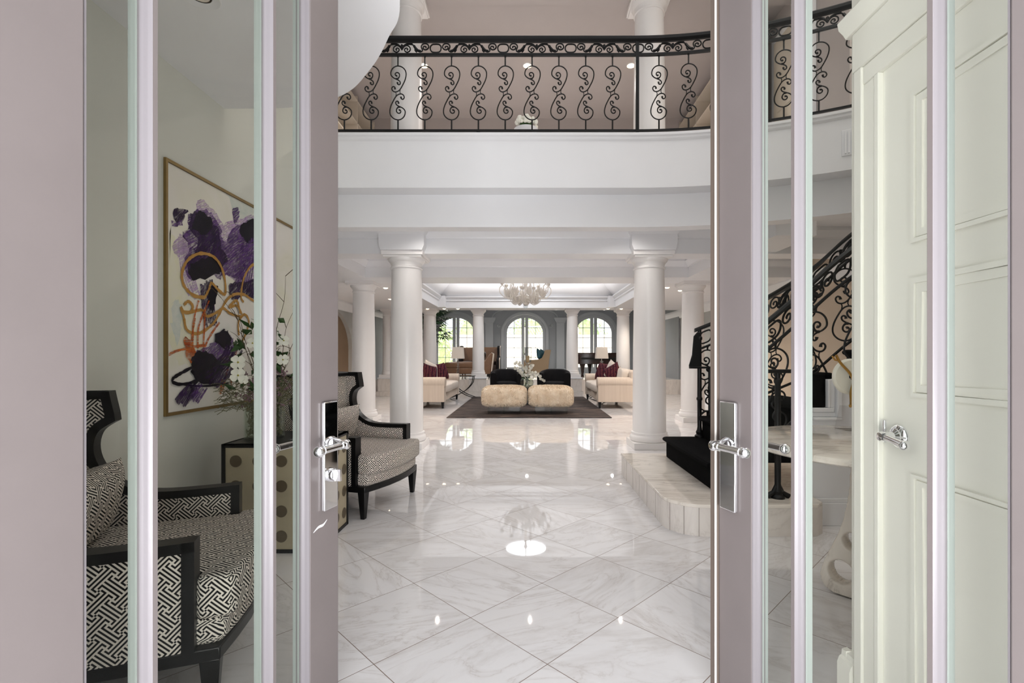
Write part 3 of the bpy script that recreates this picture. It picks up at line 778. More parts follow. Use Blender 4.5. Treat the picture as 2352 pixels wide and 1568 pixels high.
# ================================================================== ENTRANCE DOORS
def entry_door(n, H, th, e, lockcyl):
    """local x runs from hinge to free edge; exterior face at y=0, exterior towards e*y"""
    rz = th if e < 0 else PI-th
    d = struct('door_%d' % n, (H[0], H[1], 0), rz)
    T = .058
    y0, y1 = (0, T) if e < 0 else (-T, 0)
    zt = 2.97; zb = .02
    fr = MB()
    for a, b in ((-.11, .038), (.69, .838)): fr.box(a, b, y0, y1, zb, zt)
    fr.box(.038, .69, y0, y1, zt-.15, zt).box(.038, .69, y0, y1, zb, .06)
    fr.build('door_frame', M['mauve'], d, bevel=.004)
    def Y(t): return -e*t          # depth inside the door from the exterior face
    # glazing bars with a moulded bead on both sides
    def bar(c):
        h = [(.0045, 0), (.007, .002), (.009, .008), (.011, .010), (.0115, .017), (.0145, .020), (.0165, .027), (.0165, .031), (.0165, .058)]
        prof = [(-x, z) for x, z in h[::-1]]+h
        prof = h+[(-x, z) for x, z in h[::-1]]
        return MB().prism([(c+x, Y(q)) for x, q in prof], 'z', .05, zt-.1)
    for c in (.179, .537):
        o = bar(c).build('glazing_bar', M['bead'], d, ang=50)
        q = sorted((Y(-.0006), Y(.004))); MB().box(c-.0052, c+.0052, q[0], q[1], .05, zt-.1).build('bar_face', M['mauve'], o)
        q = [(-.0175, .0325), (-.0185, .036), (-.0175, .04), (-.0185, .046), (-.0175, .0585), (.0175, .0585), (.0185, .046), (.0175, .04), (.0185, .036), (.0175, .0325)]
        MB().prism([(c+x, Y(z)) for x, z in q], 'z', .05, zt-.1).build('inner_bead', M['beadin'], o, ang=50)
    bd = MB()
    for edge, sg in ((.038, 1), (.69, -1)):
        bd.prism([(edge, Y(.001)), (edge+sg*.004, Y(.002)), (edge+sg*.007, Y(.010)), (edge+sg*.007, Y(.016)), (edge+sg*.011, Y(.020)), (edge+sg*.012, Y(.028)), (edge+sg*.012, Y(.030)), (edge+sg*.0115, Y(.056)), (edge, Y(.057))], 'z', .05, zt-.1)
    bd.build('glazing_bead', M['bead'], d, ang=50)
    ga, gb = sorted((Y(.026), Y(.032)))
    for a, b in ((.05, .158), (.2, .516), (.558, .678)):
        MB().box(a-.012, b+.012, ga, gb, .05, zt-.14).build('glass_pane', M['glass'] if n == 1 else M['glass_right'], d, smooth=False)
    for edge, sg in ((.038, 1), (.69, -1)):
        MB().prism([(edge, Y(.0325)), (edge+sg*.0125, Y(.0325)), (edge+sg*.0125, Y(.038)), (edge+sg*.0115, Y(.042)), (edge+sg*.0125, Y(.0565)), (edge, Y(.0575))], 'z', .05, zt-.1).build('inner_bead', M['beadin'], d, ang=50)
    # chrome plate and lever
    hz = .895
    pa, pb = sorted((Y(0), Y(-.014)))
    X0, X1 = (.744, .816) if n == 1 else (.748, .820)
    pl = MB().box(X0, X1, pa, pb, hz-.225, hz+.145).build('handle_plate', M['chrome'], d, bevel=.004)
    cx = (X0+X1)/2
    lv = MB()
    R = rotx(PI/2 if e < 0 else -PI/2)
    lv.lathe([(.026, .014), (.026, .020), (.022, .026), (.018, .045), (.0155, .062), (.017, .066), (.017, .078), (.010, .084), (0, .085)], (cx, 0, hz), 20, M=R)
    ye = e*.070
    lv.tube([(cx+.012, ye, hz), (cx-.02, ye, hz), (cx-.07, ye, hz), (cx-.122, ye, hz)], [.0125, .012, .0115, .0125], 14)
    lv.tube([(cx-.02, ye, hz), (cx-.027, ye, hz)], .0145, 14)
    lv.ball((cx-.134, ye, hz), .0185, 14, 10); lv.lathe([(.013, 0), (.016, .004), (.013, .008)], (cx-.116, ye, hz), 14, M=roty(-PI/2))
    lv.build('lever_handle', M['chrome'], pl)
    # inside lever
    li = MB(); R2 = rotx(-PI/2 if e < 0 else PI/2)
    li.lathe([(.026, T), (.024, T+.01), (.016, T+.03), (.0155, T+.05), (.006, T+.06), (0, T+.061)], (cx, 0, hz), 18, M=R2)
    yi = -e*(T+.045)
    li.tube([(cx+.01, yi, hz), (cx-.06, yi, hz), (cx-.12, yi, hz)], .0115, 12); li.ball((cx-.13, yi, hz), .0175, 12, 8)
    li.build('inner_lever', M['chrome'], d)
    if lockcyl:
        c = MB().lathe([(.024, .013), (.024, .024), (.02, .032), (.012, .034)], (cx, 0, hz-.107), 18, M=R)
        yy = sorted((e*.03, e*.052))
        c.box(cx-.005, cx+.005, yy[0], yy[1], hz-.127, hz-.087)
        c.build('lock_cylinder', M['chrome'], pl)
    return d
d1 = entry_door(1, (-.889, .936), math.radians(75), -1, True)
d2 = entry_door(2, (.979, .942), math.radians(68.8), 1, False)
# astragal strip covering the meeting edge of the right leaf
mb = MB(); mb.box(.838, .866, -.012, .012, .02, 2.97).box(.868, .880, -.03, -.012, .02, 2.97)
mb.build('astragal', paint('dark taupe metal strip', rgb(104, 92, 84), .4), d2, bevel=.002)
MB().box(.8365, .842, .010, .0145, .02, 2.97).build('weather_seal', paint('pale weather seal', rgb(226, 220, 214), .5), d2)
# a rubbed white scratch low on the left leaf
mb = MB(); c = crom([(.705, -.0006, .612), (.73, -.0006, .622), (.755, -.0006, .622), (.775, -.0006, .634)], 4)
for i in range(len(c)-1):
    w0 = .001+.0035*sin(PI*i/(len(c)-1)); w1 = .001+.0035*sin(PI*(i+1)/(len(c)-1))
    mb.add([c[i]-Vector((0, 0, w0)), c[i+1]-Vector((0, 0, w1)), c[i+1]+Vector((0, 0, w1)), c[i]+Vector((0, 0, w0))], [(0, 1, 2, 3)])
mb.build('scratch', M['trim'], d1)

# ------------------------------------------------------------------ closet door in the side wall
d = struct('door_3', (1.12, 0, 0))
mb = MB()
for a, b in ((1.52, 1.632),):
    mb.box(-.022, 0, a+.02, a+.075, 0, 2.08).box(-.03, 0, a+.075, b, 0, 2.14).box(-.028, 0, a, a+.02, 0, 2.08)
mb.box(-.024, 0, .86, 1.595, 2.08, 2.139)
mb.box(-.03, 0, .86, 1.64, 2.14, 2.27)
mb.prism([(0, 2.27), (-.035, 2.27), (-.045, 2.285), (-.06, 2.30), (-.065, 2.325), (0, 2.325)], 'y', .86, 1.665)
mb.build('casing', M['closet'], d, bevel=.003)
lf = MB(); lf.box(-.012, -.002, .87, 1.5195, .01, 2.0795).build('leaf', M['closet'], d)
mb = MB()
for z0, z1 in ((.22, .86), (1.08, 1.42), (1.52, 1.95)):
    q = [(.93, z0), (1.4, z0), (1.4, z1), (.93, z1)]
    mb.strip(q, .012, 'x', -.022, -.012, closed=True); mb.strip([(.945, z0+.015), (1.385, z0+.015), (1.385, z1-.015), (.945, z1-.015)], .02, 'x', -.017, -.012, closed=True)
mb.build('panel_moulding', M['closet'], d, smooth=False)
lv = MB(); R = roty(-PI/2)
lv.lathe([(.036, .012), (.036, .016), (.032, .022), (.024, .026), (.024, .03), (.014, .036), (.013, .06), (.016, .064), (.012, .074), (0, .075)], (0, 1.452, .958), 24, M=R)
lv.tube([(-.062, 1.452, .958), (-.064, 1.42, .955), (-.066, 1.372, .948)], [.010, .009, .012], 12); lv.ball((-.066, 1.365, .947), .0145, 12, 8)
lv.build('lever_handle', M['chrome'], d)
MB().box(-.02, -.01, 1.505, 1.522, .93, 1.0).build('latch_plate', M['chrome'], d, bevel=.003)
# ================================================================== PATTERNED WING CHAIRS
def make_wing_chair(label, loc, rz):
    c = thing('wing_chair', label, 'armchair', loc, rz, 'matching patterned wing chairs')
    W = .405
    out = [(-.06, .24), (-.06, .597), (-.2, .594), (-.34, .594), (-.43, .606), (-.505, .64), (-.56, .69), (-.593, .75), (-.603, .81), (-.592, .862), (-.568, .89), (-.528, .915), (-.532, .95), (-.542, 1.0), (-.55, 1.045)]
    rear = [(-.765, 1.045), (-.74, .7), (-.69, .24)]
    full = out+rear
    for sg in (-1, 1):
        ya, yb = sorted((sg*(W-.062), sg*(W-.012)))
        # fabric wing and arm, cut in strips so that the outline stays true
        mb = MB(); n = len(out)
        def rx(z):
            pts = rear[::-1]
            for i in range(2):
                if pts[i][1] <= z <= pts[i+1][1]:
                    t_ = (z-pts[i][1])/(pts[i+1][1]-pts[i][1]); return pts[i][0]+t_*(pts[i+1][0]-pts[i][0])
            return pts[-1][0]
        mb.prism([(p[0]-.012, p[1]-.008) for p in out[:2]]+[(-.2, .586), (-.34, .586), (-.44, .598), (rx(.598), .598), (rx(.24), .24)], 'y', ya, yb)
        up = [(-.44, .598)]+[(x-.012, z) for x, z in out[5:]]
        for i in range(len(up)-1):
            mb.prism([up[i], up[i+1], (rx(up[i+1][1]), up[i+1][1]), (rx(up[i][1]), up[i][1])], 'y', ya, yb)
        mb.build('side_panel', M['fret'], c, uv=1, smooth=False)
        ya, yb = sorted((sg*(W-.068), sg*W))
        mb = MB(); line = crom(out[1:12], 3)
        mb.strip([(p[0], p[1]) for p in line], .034, 'y', ya, yb)
        mb.strip(out[:2], .036, 'y', ya, yb)
        mb.strip(out[11:], .034, 'y', ya, yb)
        mb.strip([out[-1], rear[0]], .034, 'y', ya, yb)
        mb.strip(rear, .03, 'y', ya, yb)
        mb.build('side_frame', M['blackwood'], c, ang=40)
    # back
    mb = MB().prism([(-.62, .3), (-.655, .7), (-.665, 1.02), (-.73, 1.025), (-.72, .7), (-.68, .3)], 'y', -W+.06, W-.06)
    mb.build('backrest', M['fret'], c, uv=1, bevel=.012)
    MB().prism([(-.645, 1.01), (-.645, 1.045), (-.77, 1.05), (-.76, 1.01)], 'y', -W+.01, W-.01).build('top_rail', M['blackwood'], c, bevel=.006)
    MB().prism([(-.735, .27), (-.772, 1.02), (-.74, 1.02), (-.70, .27)], 'y', -W+.03, W-.03).build('back_panel', M['fret'], c, uv=1)
    # seat
    t_poly = [(-.62, -W+.07), (-.065, -W+.07), (-.065, -W+.02), (.045, -W+.02), (.075, -.27), (.098, -.14), (.106, 0), (.098, .14), (.075, .27), (.045, W-.02), (-.065, W-.02), (-.065, W-.07), (-.62, W-.07)]
    cu = MB().prism(t_poly, 'z', .325, .47).build('seat_cushion', M['fret'], c, uv=1, bevel=.045, seg=4)
    b_poly = [(-.68, -W+.03), (.015, -W+.03), (.045, -.26), (.066, -.14), (.074, 0), (.066, .14), (.045, .26), (.015, W-.03), (-.68, W-.03)]
    MB().prism(b_poly, 'z', .235, .335).build('seat_base', M['fret'], c, uv=1, bevel=.03, seg=3)
    r_poly = [(-.71, -W+.01), (.01, -W+.01), (.042, -.26), (.064, -.14), (.072, 0), (.064, .14), (.042, .26), (.01, W-.01), (-.71, W-.01)]
    MB().prism(r_poly, 'z', .195, .24).build('seat_frame', M['blackwood'], c, bevel=.005)
    for x in (-.02, -.68):
        for y in (-W+.04, W-.04):
            mb = MB(); a, b = .03, .016
            dx = 0 if x > -.1 else -.05
            mb.add([(x+sx*a, y+sy*a, .2) for sx, sy in ((-1, -1), (1, -1), (1, 1), (-1, 1))]+[(x+dx+sx*b, y+sy*b, 0) for sx, sy in ((-1, -1), (1, -1), (1, 1), (-1, 1))],
                   [(0, 1, 2, 3), (7, 6, 5, 4)]+[(i, 4+i, 4+(i+1) % 4, (i+1) % 4) for i in range(4)])
            mb.build('leg', M['blackwood'], c, bevel=.003)
    return c
def lumbar(label, loc, rz):
    MM = rotz(-PI/2) @ rotx(math.radians(-14))
    o = MB().pillow((-.525, 0, .622), .56, .30, .16, MM).build('lumbar_pillow', M['fretpillow'], None, uv=1)
    o.location = loc; o.rotation_euler = (0, 0, rz)
    return tag(o, label, 'pillow', 'patterned lumbar pillows')
A = ((-1.081, 3.927, 0), math.radians(-15.2)); B = ((-1.16, 1.977, 0), math.radians(20.7))
make_wing_chair('black and white fret wing chair standing beyond the left door, in front of the column', *A)
make_wing_chair('black and white fret wing chair seen close through the left glass door', *B)
lumbar('black and white fret lumbar pillow on the wing chair in front of the column', *A)
lumbar('black and white fret lumbar pillow on the near wing chair behind the left glass', *B)

# ================================================================== CABINET, VASE AND FLOWERS
t = thing('accent_cabinet', 'black framed cabinet with brass discs on its panels, between the two wing chairs', 'cabinet', (-1.57, 3.22, 0))
x0, x1, y0, y1, H = -.28, .30, -.26, .26, .66
mb = MB(); f = .022
for x in (x0, x1-f):
    for y in (y0, y1-f): mb.box(x, x+f, y, y+f, 0, H)
for z in (.0, H-f):
    mb.box(x0, x1, y0, y0+f, z, z+f).box(x0, x1, y1-f, y1, z, z+f).box(x0, x0+f, y0, y1, z, z+f).box(x1-f, x1, y0, y1, z, z+f)
mb.box(x0, x1, y0, y1, H-.008, H)
mb.build('frame', M['blackwood'], t, smooth=False)
pm = paint('antiqued beige lacquer', rgb(176, 164, 138), .35, .1, scale=12)
dk = paint('dark bronze disc', rgb(96, 84, 66), .35, .15, scale=20)
def panel(name, fixed, axis):
    mb = MB(); mb.mi = 0
    if axis == 'y':
        mb.box(x0+f, x1-f, fixed, fixed+.01, f, H-f); mb.mi = 1
        for i in range(4):
            for k in range(4):
                mb.lathe([(.036, 0), (.036, .003), (.03, .004), (0, .004)], (x0+.085+.138*i, fixed-.0005, .10+.152*k), 20, M=rotx(PI/2))
    else:
        mb.box(fixed, fixed+.01, y0+f, y1-f, f, H-f); mb.mi = 1
        for i in range(4):
            for k in range(4):
                mb.lathe([(.036, 0), (.036, .003), (.03, .004), (0, .004)], (fixed+.0105 if fixed > 0 else fixed-.0005, y0+.07+.127*i, .10+.152*k), 20, M=roty(PI/2 if fixed > 0 else -PI/2))
    return mb.build(name, [pm, dk], t, smooth=False)
panel('front_panel', y0+.006, 'y'); panel('back_panel', y1-.016, 'y')
panel('side_panel', x0+.006, 'x'); panel('side_panel', x1-.016, 'x')
MB().box(x0+f, x1-f, y0+f, y1-f, f+.002, f+.012).build('floor_panel', pm, t)

VC = (-1.715, 3.2, .66)
t = thing('glass_vase', 'clear glass cylinder vase packed with moss, standing on the accent cabinet', 'vase', VC)
MB().lathe([(.0, 0), (.115, 0), (.12, .006), (.12, .235), (.113, .235), (.112, .012), (0, .012)], n=28).build('vessel', M['vaseglass'], t)
rd = random.Random(11); mb = MB()
for i in range(420):
    a = rd.uniform(0, 2*PI); z = rd.uniform(.02, .215); r = .103*math.sqrt(rd.uniform(.3, 1))
    p = Vector((r*cos(a), r*sin(a), z)); q = p+Vector((rd.uniform(-1, 1), rd.uniform(-1, 1), rd.uniform(-1, 1))).normalized()*.035
    h = math.hypot(q.x, q.y)
    if h > .108: q.x *= .106/h; q.y *= .106/h
    q.z = min(.23, max(.014, q.z)); mb.tube([p, (p+q)/2+Vector((0, 0, .004)), q], .003, 3)
tag(mb.build('moss_filling', M['moss'], t), kind='stuff')

t = thing('flower_arrangement', 'loose dogwood, twig and moss arrangement in the glass vase before the painting', 'flowers', (VC[0], VC[1], VC[2]+.2))
rd = random.Random(21)
mb = MB()
for i in range(14):
    a = rd.uniform(0, 2*PI); sp = rd.uniform(.05, .34); h = rd.uniform(.3, .86)
    pts = [(0, 0, 0)]; 
    for k in range(1, 6):
        q = k/5; pts.append((sp*q*cos(a)+rd.uniform(-.02, .02), sp*q*sin(a)*.7+rd.uniform(-.02, .02), h*q))
    mb.tube(crom(pts, 3), [.0032*(1-.7*j/15) for j in range(16)], 4)
    for k in range(2, 6):
        p = Vector(pts[k]); d = Vector((rd.uniform(-1, 1), rd.uniform(-1, 1), rd.uniform(.1, 1))).normalized()*rd.uniform(.05, .12)
        mb.tube([p, p+d*.6+Vector((0, 0, .01)), p+d], [.0025, .002, .0012], 4)
mb.build('twigs', M['twig'], t)
def leafmesh(n, spread, zr, L, W, seed, squash=.7):
    rd = random.Random(seed); mb = MB()
    for i in range(n):
        a = rd.uniform(0, 2*PI); r = spread*math.sqrt(rd.random()); c = Vector((r*cos(a), r*sin(a)*squash, rd.uniform(*zr)))
        d = Vector((rd.uniform(-1, 1), rd.uniform(-1, 1), rd.uniform(-.4, 1))).normalized(); s = d.orthogonal().normalized()
        s = Matrix.Rotation(rd.uniform(0, 6), 3, d) @ s; l = L*rd.uniform(.6, 1.2); w = W*rd.uniform(.7, 1.2)
        u = s.cross(d)*w*.25
        mb.add([c, c+d*l*.4+s*w/2+u, c+d*l, c+d*l*.4-s*w/2+u, c+d*l*.45-u], [(0, 1, 4), (1, 2, 4), (2, 3, 4), (3, 0, 4)])
    return mb
leafmesh(60, .2, (.1, .55), .09, .045, 3).build('leaves', M['leaf'], t)
mb = MB(); rd = random.Random(8)
for i in range(520):
    a = rd.uniform(0, 2*PI); r = .25*math.sqrt(rd.random()); c = Vector((r*cos(a), r*sin(a)*.7, rd.uniform(.0, .2)-.35*r*r))
    d = Vector((cos(a)+rd.uniform(-1, 1), sin(a)+rd.uniform(-1, 1), rd.uniform(-.5, .6))).normalized()*rd.uniform(.04, .09)
    mb.tube([c, c+d*.5+Vector((0, 0, .012)), c+d], .0022, 3)
tag(mb.build('moss_skirt', M['moss'], t), kind='stuff')
mb = MB()
for i in range(70):
    a = rd.uniform(0, 2*PI); r = .24*math.sqrt(rd.random()); c = Vector((r*cos(a), r*sin(a)*.7, rd.uniform(.0, .26)))
    for k in range(5): mb.ball(c+Vector((rd.uniform(-.015, .015), rd.uniform(-.015, .015), rd.uniform(-.015, .015))), .007, 5, 3)
tag(mb.build('dried_blooms', M['lilac'], t), kind='stuff')
def blossom(c, nrm, R, seed):
    rd = random.Random(seed); mb = MB(); nrm = Vector(nrm).normalized(); s = nrm.orthogonal().normalized(); mb.mi = 0
    for k in range(4):
        d = Matrix.Rotation(k*PI/2+rd.uniform(-.15, .15), 3, nrm) @ s; w = nrm.cross(d)
        row = []
        for i, (q, ww, up) in enumerate(((.08, .10, .02), (.35, .40, .06), (.7, .52, .10), (.95, .36, .08), (1.0, .12, .10))):
            for v in (-1, 0, 1): row.append(Vector(c)+d*R*q+w*R*ww*v+nrm*R*(up+.10*abs(v)))
        fs = []
        for i in range(4):
            for v in range(2): fs.append((i*3+v, i*3+v+1, i*3+v+4, i*3+v+3))
        mb.add(row, fs)
    mb.mi = 1; mb.ball(Vector(c)+nrm*R*.06, R*.14, 8, 5)
    return mb
ctr = paint('yellow green flower centre', rgb(170, 160, 70), .6)
tw = lambda px, py, Y: at(px, py, Y)-Vector((VC[0], VC[1], VC[2]+.2))
for i, (px, py, Y, R) in enumerate(((547, 832, 3.0, .055), (547, 862, 2.98, .055), (580, 788, 3.1, .045), (560, 872, 2.99, .035), (652, 782, 3.2, .045), (650, 826, 3.15, .045), (602, 850, 3.0, .05), (628, 760, 3.2, .045), (610, 705, 3.2, .04))):
    blossom(tw(px, py, Y), (.28+.05*i % .2, -1, .2), R*.82, i).build('dogwood_blossom', [M['petal'], ctr], t, smooth=True)

# ================================================================== ABSTRACT PAINTING
WX = -2.15
def wp(px, py):                # photo point on the left wall plane -> (y, z)
    Y = WX*F/(px-VX); return (Y, EYE-(py-VY)/F*Y)
p0 = wp(375, 963); p1 = wp(373, 360)
ya, yb, za, zb = p0[0], 4.55, .835, 2.37
t = thing('painting', 'large framed abstract painting in purple, orange and gold on the left wall', 'painting', (WX+.019, (ya+yb)/2, za))
yc = (ya+yb)/2
mb = MB()
q = [(ya-yc, 0), (yb-yc, 0), (yb-yc, zb-za), (ya-yc, zb-za)]
mb.strip(q, .018, 'x', -.018, -.002, closed=True)
mb.build('picture_frame', M['brass'], t, smooth=False)
mb = MB(); mb.mi = 0
mb.box(-.018, -.012, ya-yc+.02, yb-yc-.02, .02, zb-za-.02)
lay = [0]
lim = lambda y, z: (min(max(y-yc, ya-yc+.024), yb-yc-.024), min(max(z-za, .024), zb-za-.024))
def blob(pts, m, jag=.012, seed=1):
    rd = random.Random(seed); lay[0] += 1; x = .00012*lay[0]-.0117; mb.mi = m+1
    P = crom([Vector((*wp(a, b), 0)) for a, b in pts], 5, closed=True)
    c = sum(P, Vector())/len(P)
    ring = [Vector((p.x+rd.uniform(-jag, jag), p.y+rd.uniform(-jag, jag), 0)) for p in P]
    vs = [(x, *lim(c.x, c.y))]+[(x, *lim(p.x, p.y)) for p in ring]
    n = len(ring); mb.add(vs[1:], [tuple(range(n))])
def line(pts, w, m, seed=1, dry=0):
    rd = random.Random(seed); lay[0] += 1; x = .00012*lay[0]-.0117; mb.mi = m+1
    P = crom([Vector((*wp(a, b), 0)) for a, b in pts], 7); n = len(P)
    vs = []
    for i, p in enumerate(P):
        d = (P[min(i+1, n-1)]-P[max(i-1, 0)]); d = d.normalized() if d.length > 1e-6 else Vector((1, 0, 0)); nn = Vector((-d.y, d.x, 0))
        ww = w*(.75+.5*rd.random())/2
        for sg in (-1, 1): vs.append((x+i*.0000015, *lim(p.x+nn.x*ww*sg, p.y+nn.y*ww*sg)))
    mb.add(vs, [(2*i, 2*i+1, 2*i+3, 2*i+2) for i in range(n-1)])
def brush(pts, w, m, seed=1, k=7, gap=.5):
    """a dry brush mark made of parallel bristle streaks"""
    rd = random.Random(seed)
    for j in range(k):
        o = (j/(k-1)-.5)*w; a = rd.uniform(0, .12); b = 1-rd.uniform(0, .2)
        P = [Vector(p) for p in pts]; d = (P[-1]-P[0]).normalized(); nn = Vector((-d.y, d.x))*o
        Q = [P[0].lerp(P[-1], a)+nn]+[p+nn for p in P[1:-1]]+[P[0].lerp(P[-1], b)+nn]
        line([(q.x, q.y) for q in Q], w/k*(.0034)*(1.5-gap*rd.random()), m, seed+j)
blob([(385, 560), (395, 540), (430, 700), (470, 800), (420, 840), (385, 780)], 6, .02, 1)
blob([(392, 700), (408, 690), (416, 740), (405, 790), (390, 760)], 7, .02, 2)
blob([(520, 420), (570, 450), (585, 520), (540, 500)], 7, .02, 3)
# lilac under-layers
blob([(452, 458), (475, 468), (505, 508), (512, 530), (485, 520), (450, 490)], 2, .01, 4)
blob([(396, 556), (432, 546), (436, 578), (402, 590)], 2, .012, 5)
blob([(505, 525), (545, 505), (590, 500), (592, 600), (575, 650), (530, 640), (500, 600)], 2, .012, 6)
brush([(418, 530), (426, 620), (446, 690)], 26, 2, 7)
# purple masses
blob([(430, 498), (446, 484), (478, 486), (503, 522), (512, 556), (540, 520), (572, 508), (592, 512), (592, 560), (574, 612), (552, 640), (520, 630), (500, 640), (470, 610), (436, 640), (420, 612), (430, 566), (414, 540), (426, 528)], 1, .012, 8)
blob([(440, 490), (472, 496), (500, 530), (506, 570), (520, 590), (505, 612), (470, 600), (446, 640), (426, 612), (444, 576), (454, 552), (430, 524)], 0, .012, 9)
blob([(446, 600), (480, 590), (505, 604), (500, 628), (446, 642), (428, 622)], 3, .012, 10)
blob([(446, 492), (462, 486), (486, 512), (470, 540), (440, 524)], 3, .01, 11)
blob([(556, 512), (590, 506), (590, 545), (572, 560), (548, 535)], 3, .012, 12)
blob([(398, 482), (428, 479), (420, 500), (404, 520), (398, 508)], 0, .012, 13)
blob([(532, 482), (545, 478), (546, 500), (536, 516)], 1, .008, 14)
brush([(404, 520), (402, 505)], 20, 1, 15, 5)
brush([(574, 540), (560, 620), (550, 680)], 34, 1, 16, 8)
blob([(525, 652), (556, 646), (592, 648), (592, 690), (560, 682), (530, 688)], 0, .012, 17)
brush([(470, 640), (474, 700), (482, 760)], 26, 0, 18, 7)
blob([(478, 660), (498, 656), (492, 690), (482, 716), (474, 690)], 3, .01, 19)
# gold loops
G = 4
line([(466, 683), (440, 678), (418, 655), (414, 625), (428, 596), (455, 582), (484, 588), (503, 610), (513, 645), (513, 675), (500, 668), (482, 650), (476, 664), (466, 683)], .022, G, 20)
line([(592, 602), (572, 612), (556, 640), (550, 680), (556, 694)], .02, G, 21)
line([(418, 700), (428, 692), (438, 702), (434, 716), (418, 716), (411, 706), (418, 730), (424, 756), (444, 766), (464, 760), (486, 742), (500, 720), (516, 690), (534, 676), (556, 676), (572, 686), (592, 700)], .02, G, 22)
line([(434, 716), (460, 712), (472, 726), (496, 716), (510, 708), (526, 720), (552, 726), (540, 702), (522, 706), (540, 690), (548, 720)], .02, G, 23)
line([(545, 770), (544, 740), (558, 722), (568, 738), (560, 768), (548, 790), (540, 800)], .018, G, 24)
# orange
O = 5
for i, pts in enumerate((((452, 690), (440, 740), (438, 800)), ((444, 730), (436, 780), (446, 815)), ((476, 690), (452, 750), (450, 800)), ((500, 740), (476, 775), (460, 812)), ((466, 720), (464, 770), (462, 808)))):
    line(list(pts), .016, O, 30+i)
blob([(418, 780), (426, 776), (440, 800), (446, 825), (436, 836), (424, 815)], O, .01, 36)
line([(382, 815), (400, 806), (440, 796), (470, 792)], .016, O, 37)
line([(524, 820), (518, 850), (506, 900)], .018, O, 38); line([(505, 870), (502, 905)], .02, O, 39); line([(540, 800), (530, 850), (526, 895)], .016, O, 44)
# lower dark mass
blob([(450, 805), (480, 792), (520, 770), (534, 786), (544, 800), (530, 826), (505, 842), (470, 840), (448, 826)], 1, .014, 40)
blob([(490, 776), (508, 756), (520, 762), (528, 790), (510, 800)], 3, .016, 41)
blob([(440, 812), (470, 805), (500, 830), (510, 850), (480, 878), (446, 872), (434, 846)], 3, .014, 42)
brush([(470, 880), (520, 835), (545, 795)], 44, 0, 43, 9)
line([(498, 830), (450, 838), (408, 858), (390, 872), (402, 882), (440, 876), (486, 850)], .02, 3, 46); line([(392, 876), (420, 884), (470, 886), (520, 880)], .012, 3, 47)
line([(440, 884), (470, 850), (500, 832)], .02, 3, 48); line([(436, 850), (470, 872), (500, 846)], .016, 3, 49)
brush([(404, 930), (424, 905), (446, 884)], 26, 0, 50, 8, .3); brush([(436, 924), (452, 900), (462, 884)], 20, 1, 58, 5)
mb.build('canvas', [M['canvas']]+ST, t, smooth=False)

# ================================================================== STAIRCASE
st = thing('staircase', 'curved staircase with a marble bottom landing and black carpeted steps at the right', 'stairs', (0, 0, 0))
pl = [(.953, 4.92)]+[(.953+.24*(1-cos(a)), 3.47-.24*sin(a)) for a in [PI/2*i/8 for i in range(9)]]+[(1.6, 3.23), (1.92, 3.235), (1.99, 3.29), (2.0, 3.46), (3.3, 3.5), (3.3, 4.92)]
pl2 = [(pl[0][0]-.0, pl[0][1])]+pl[1:]
MB().prism(pl, 'z', 0, .19).build('landing_riser', M['marble'], st, smooth=True, ang=40)
MB().prism([(x-.008 if x < 1 else x, y-.008 if y < 3.4 and x < 1.95 else y) for x, y in pl], 'z', .19, .212).build('landing_top', M['tabletop'], st, bevel=.004)
# joints of the riser cladding
mb = MB()
jm = paint('grey joint', rgb(160, 150, 142), .7)
for y in (3.62, 3.88, 4.14, 4.4, 4.66): MB().box(.9515, .954, y-.0015, y+.0015, .0, .19).build('cladding_joint', jm, st)
for a in (.5, .95, 1.35): MB().box(.953+.24*(1-cos(a))-.003, .953+.24*(1-cos(a)), 3.47-.24*sin(a)-.003, 3.47-.24*sin(a), 0, .19).build('cladding_joint', jm, st)
# steps: the flight turns away from the viewer as it climbs
def near(i): return 3.56
def far(i): return [4.74, 4.68, 4.5, 4.14, 4.06, 4.0, 3.95, 3.9, 3.85, 3.8][i]
for i in range(9):
    xa = 1.32+.325*i; xb = xa+.36; z1 = .412+.208*i; z0 = z1-.208 if i else .212
    mb = MB()
    fr = [(xa+.03, z0), (xa+.03, z1-.05), (xa+.0, z1-.04), (xa-.012, z1-.02), (xa+.002, z1-.004), (xa+.03, z1), (xb+.03, z1), (xb+.03, z0)]
    mb.prism(fr, 'y', near(i), far(i))
    mb.build('step', M['carpet'], st, bevel=.012, seg=2)
MB().box(2.0, 3.3, 3.46, 3.54, 0, 1.03).build('side_wall', M['trim'], st)
mb = MB()
mb.box(2.0, 2.2, 3.405, 3.46, .745, .765).box(2.0, 2.18, 3.43, 3.46, .765, .80).box(2.0, 2.15, 3.415, 3.46, .80, .83)
mb.box(2.105, 2.125, 3.415, 3.46, .83, 1.03).box(2.125, 2.165, 3.43, 3.46, .80, 1.03).box(2.165, 2.2, 3.405, 3.46, .765, 1.03)
mb.build('skirt_moulding', M['trim'], st, bevel=.006)
mb = MB(); mb.box(2.0, 3.3, 3.43, 3.46, 0, .16).box(2.0, 3.3, 3.44, 3.46, .16, .19)
mb.build('skirt_baseboard', M['trim'], st, bevel=.004)
MB().box(1.96, 2.105, 3.44, 3.60, .83, 1.07).box(2.105, 2.16, 3.45, 3.60, 1.03, 1.075).build('carpet_edge', M['carpet'], st, bevel=.01)

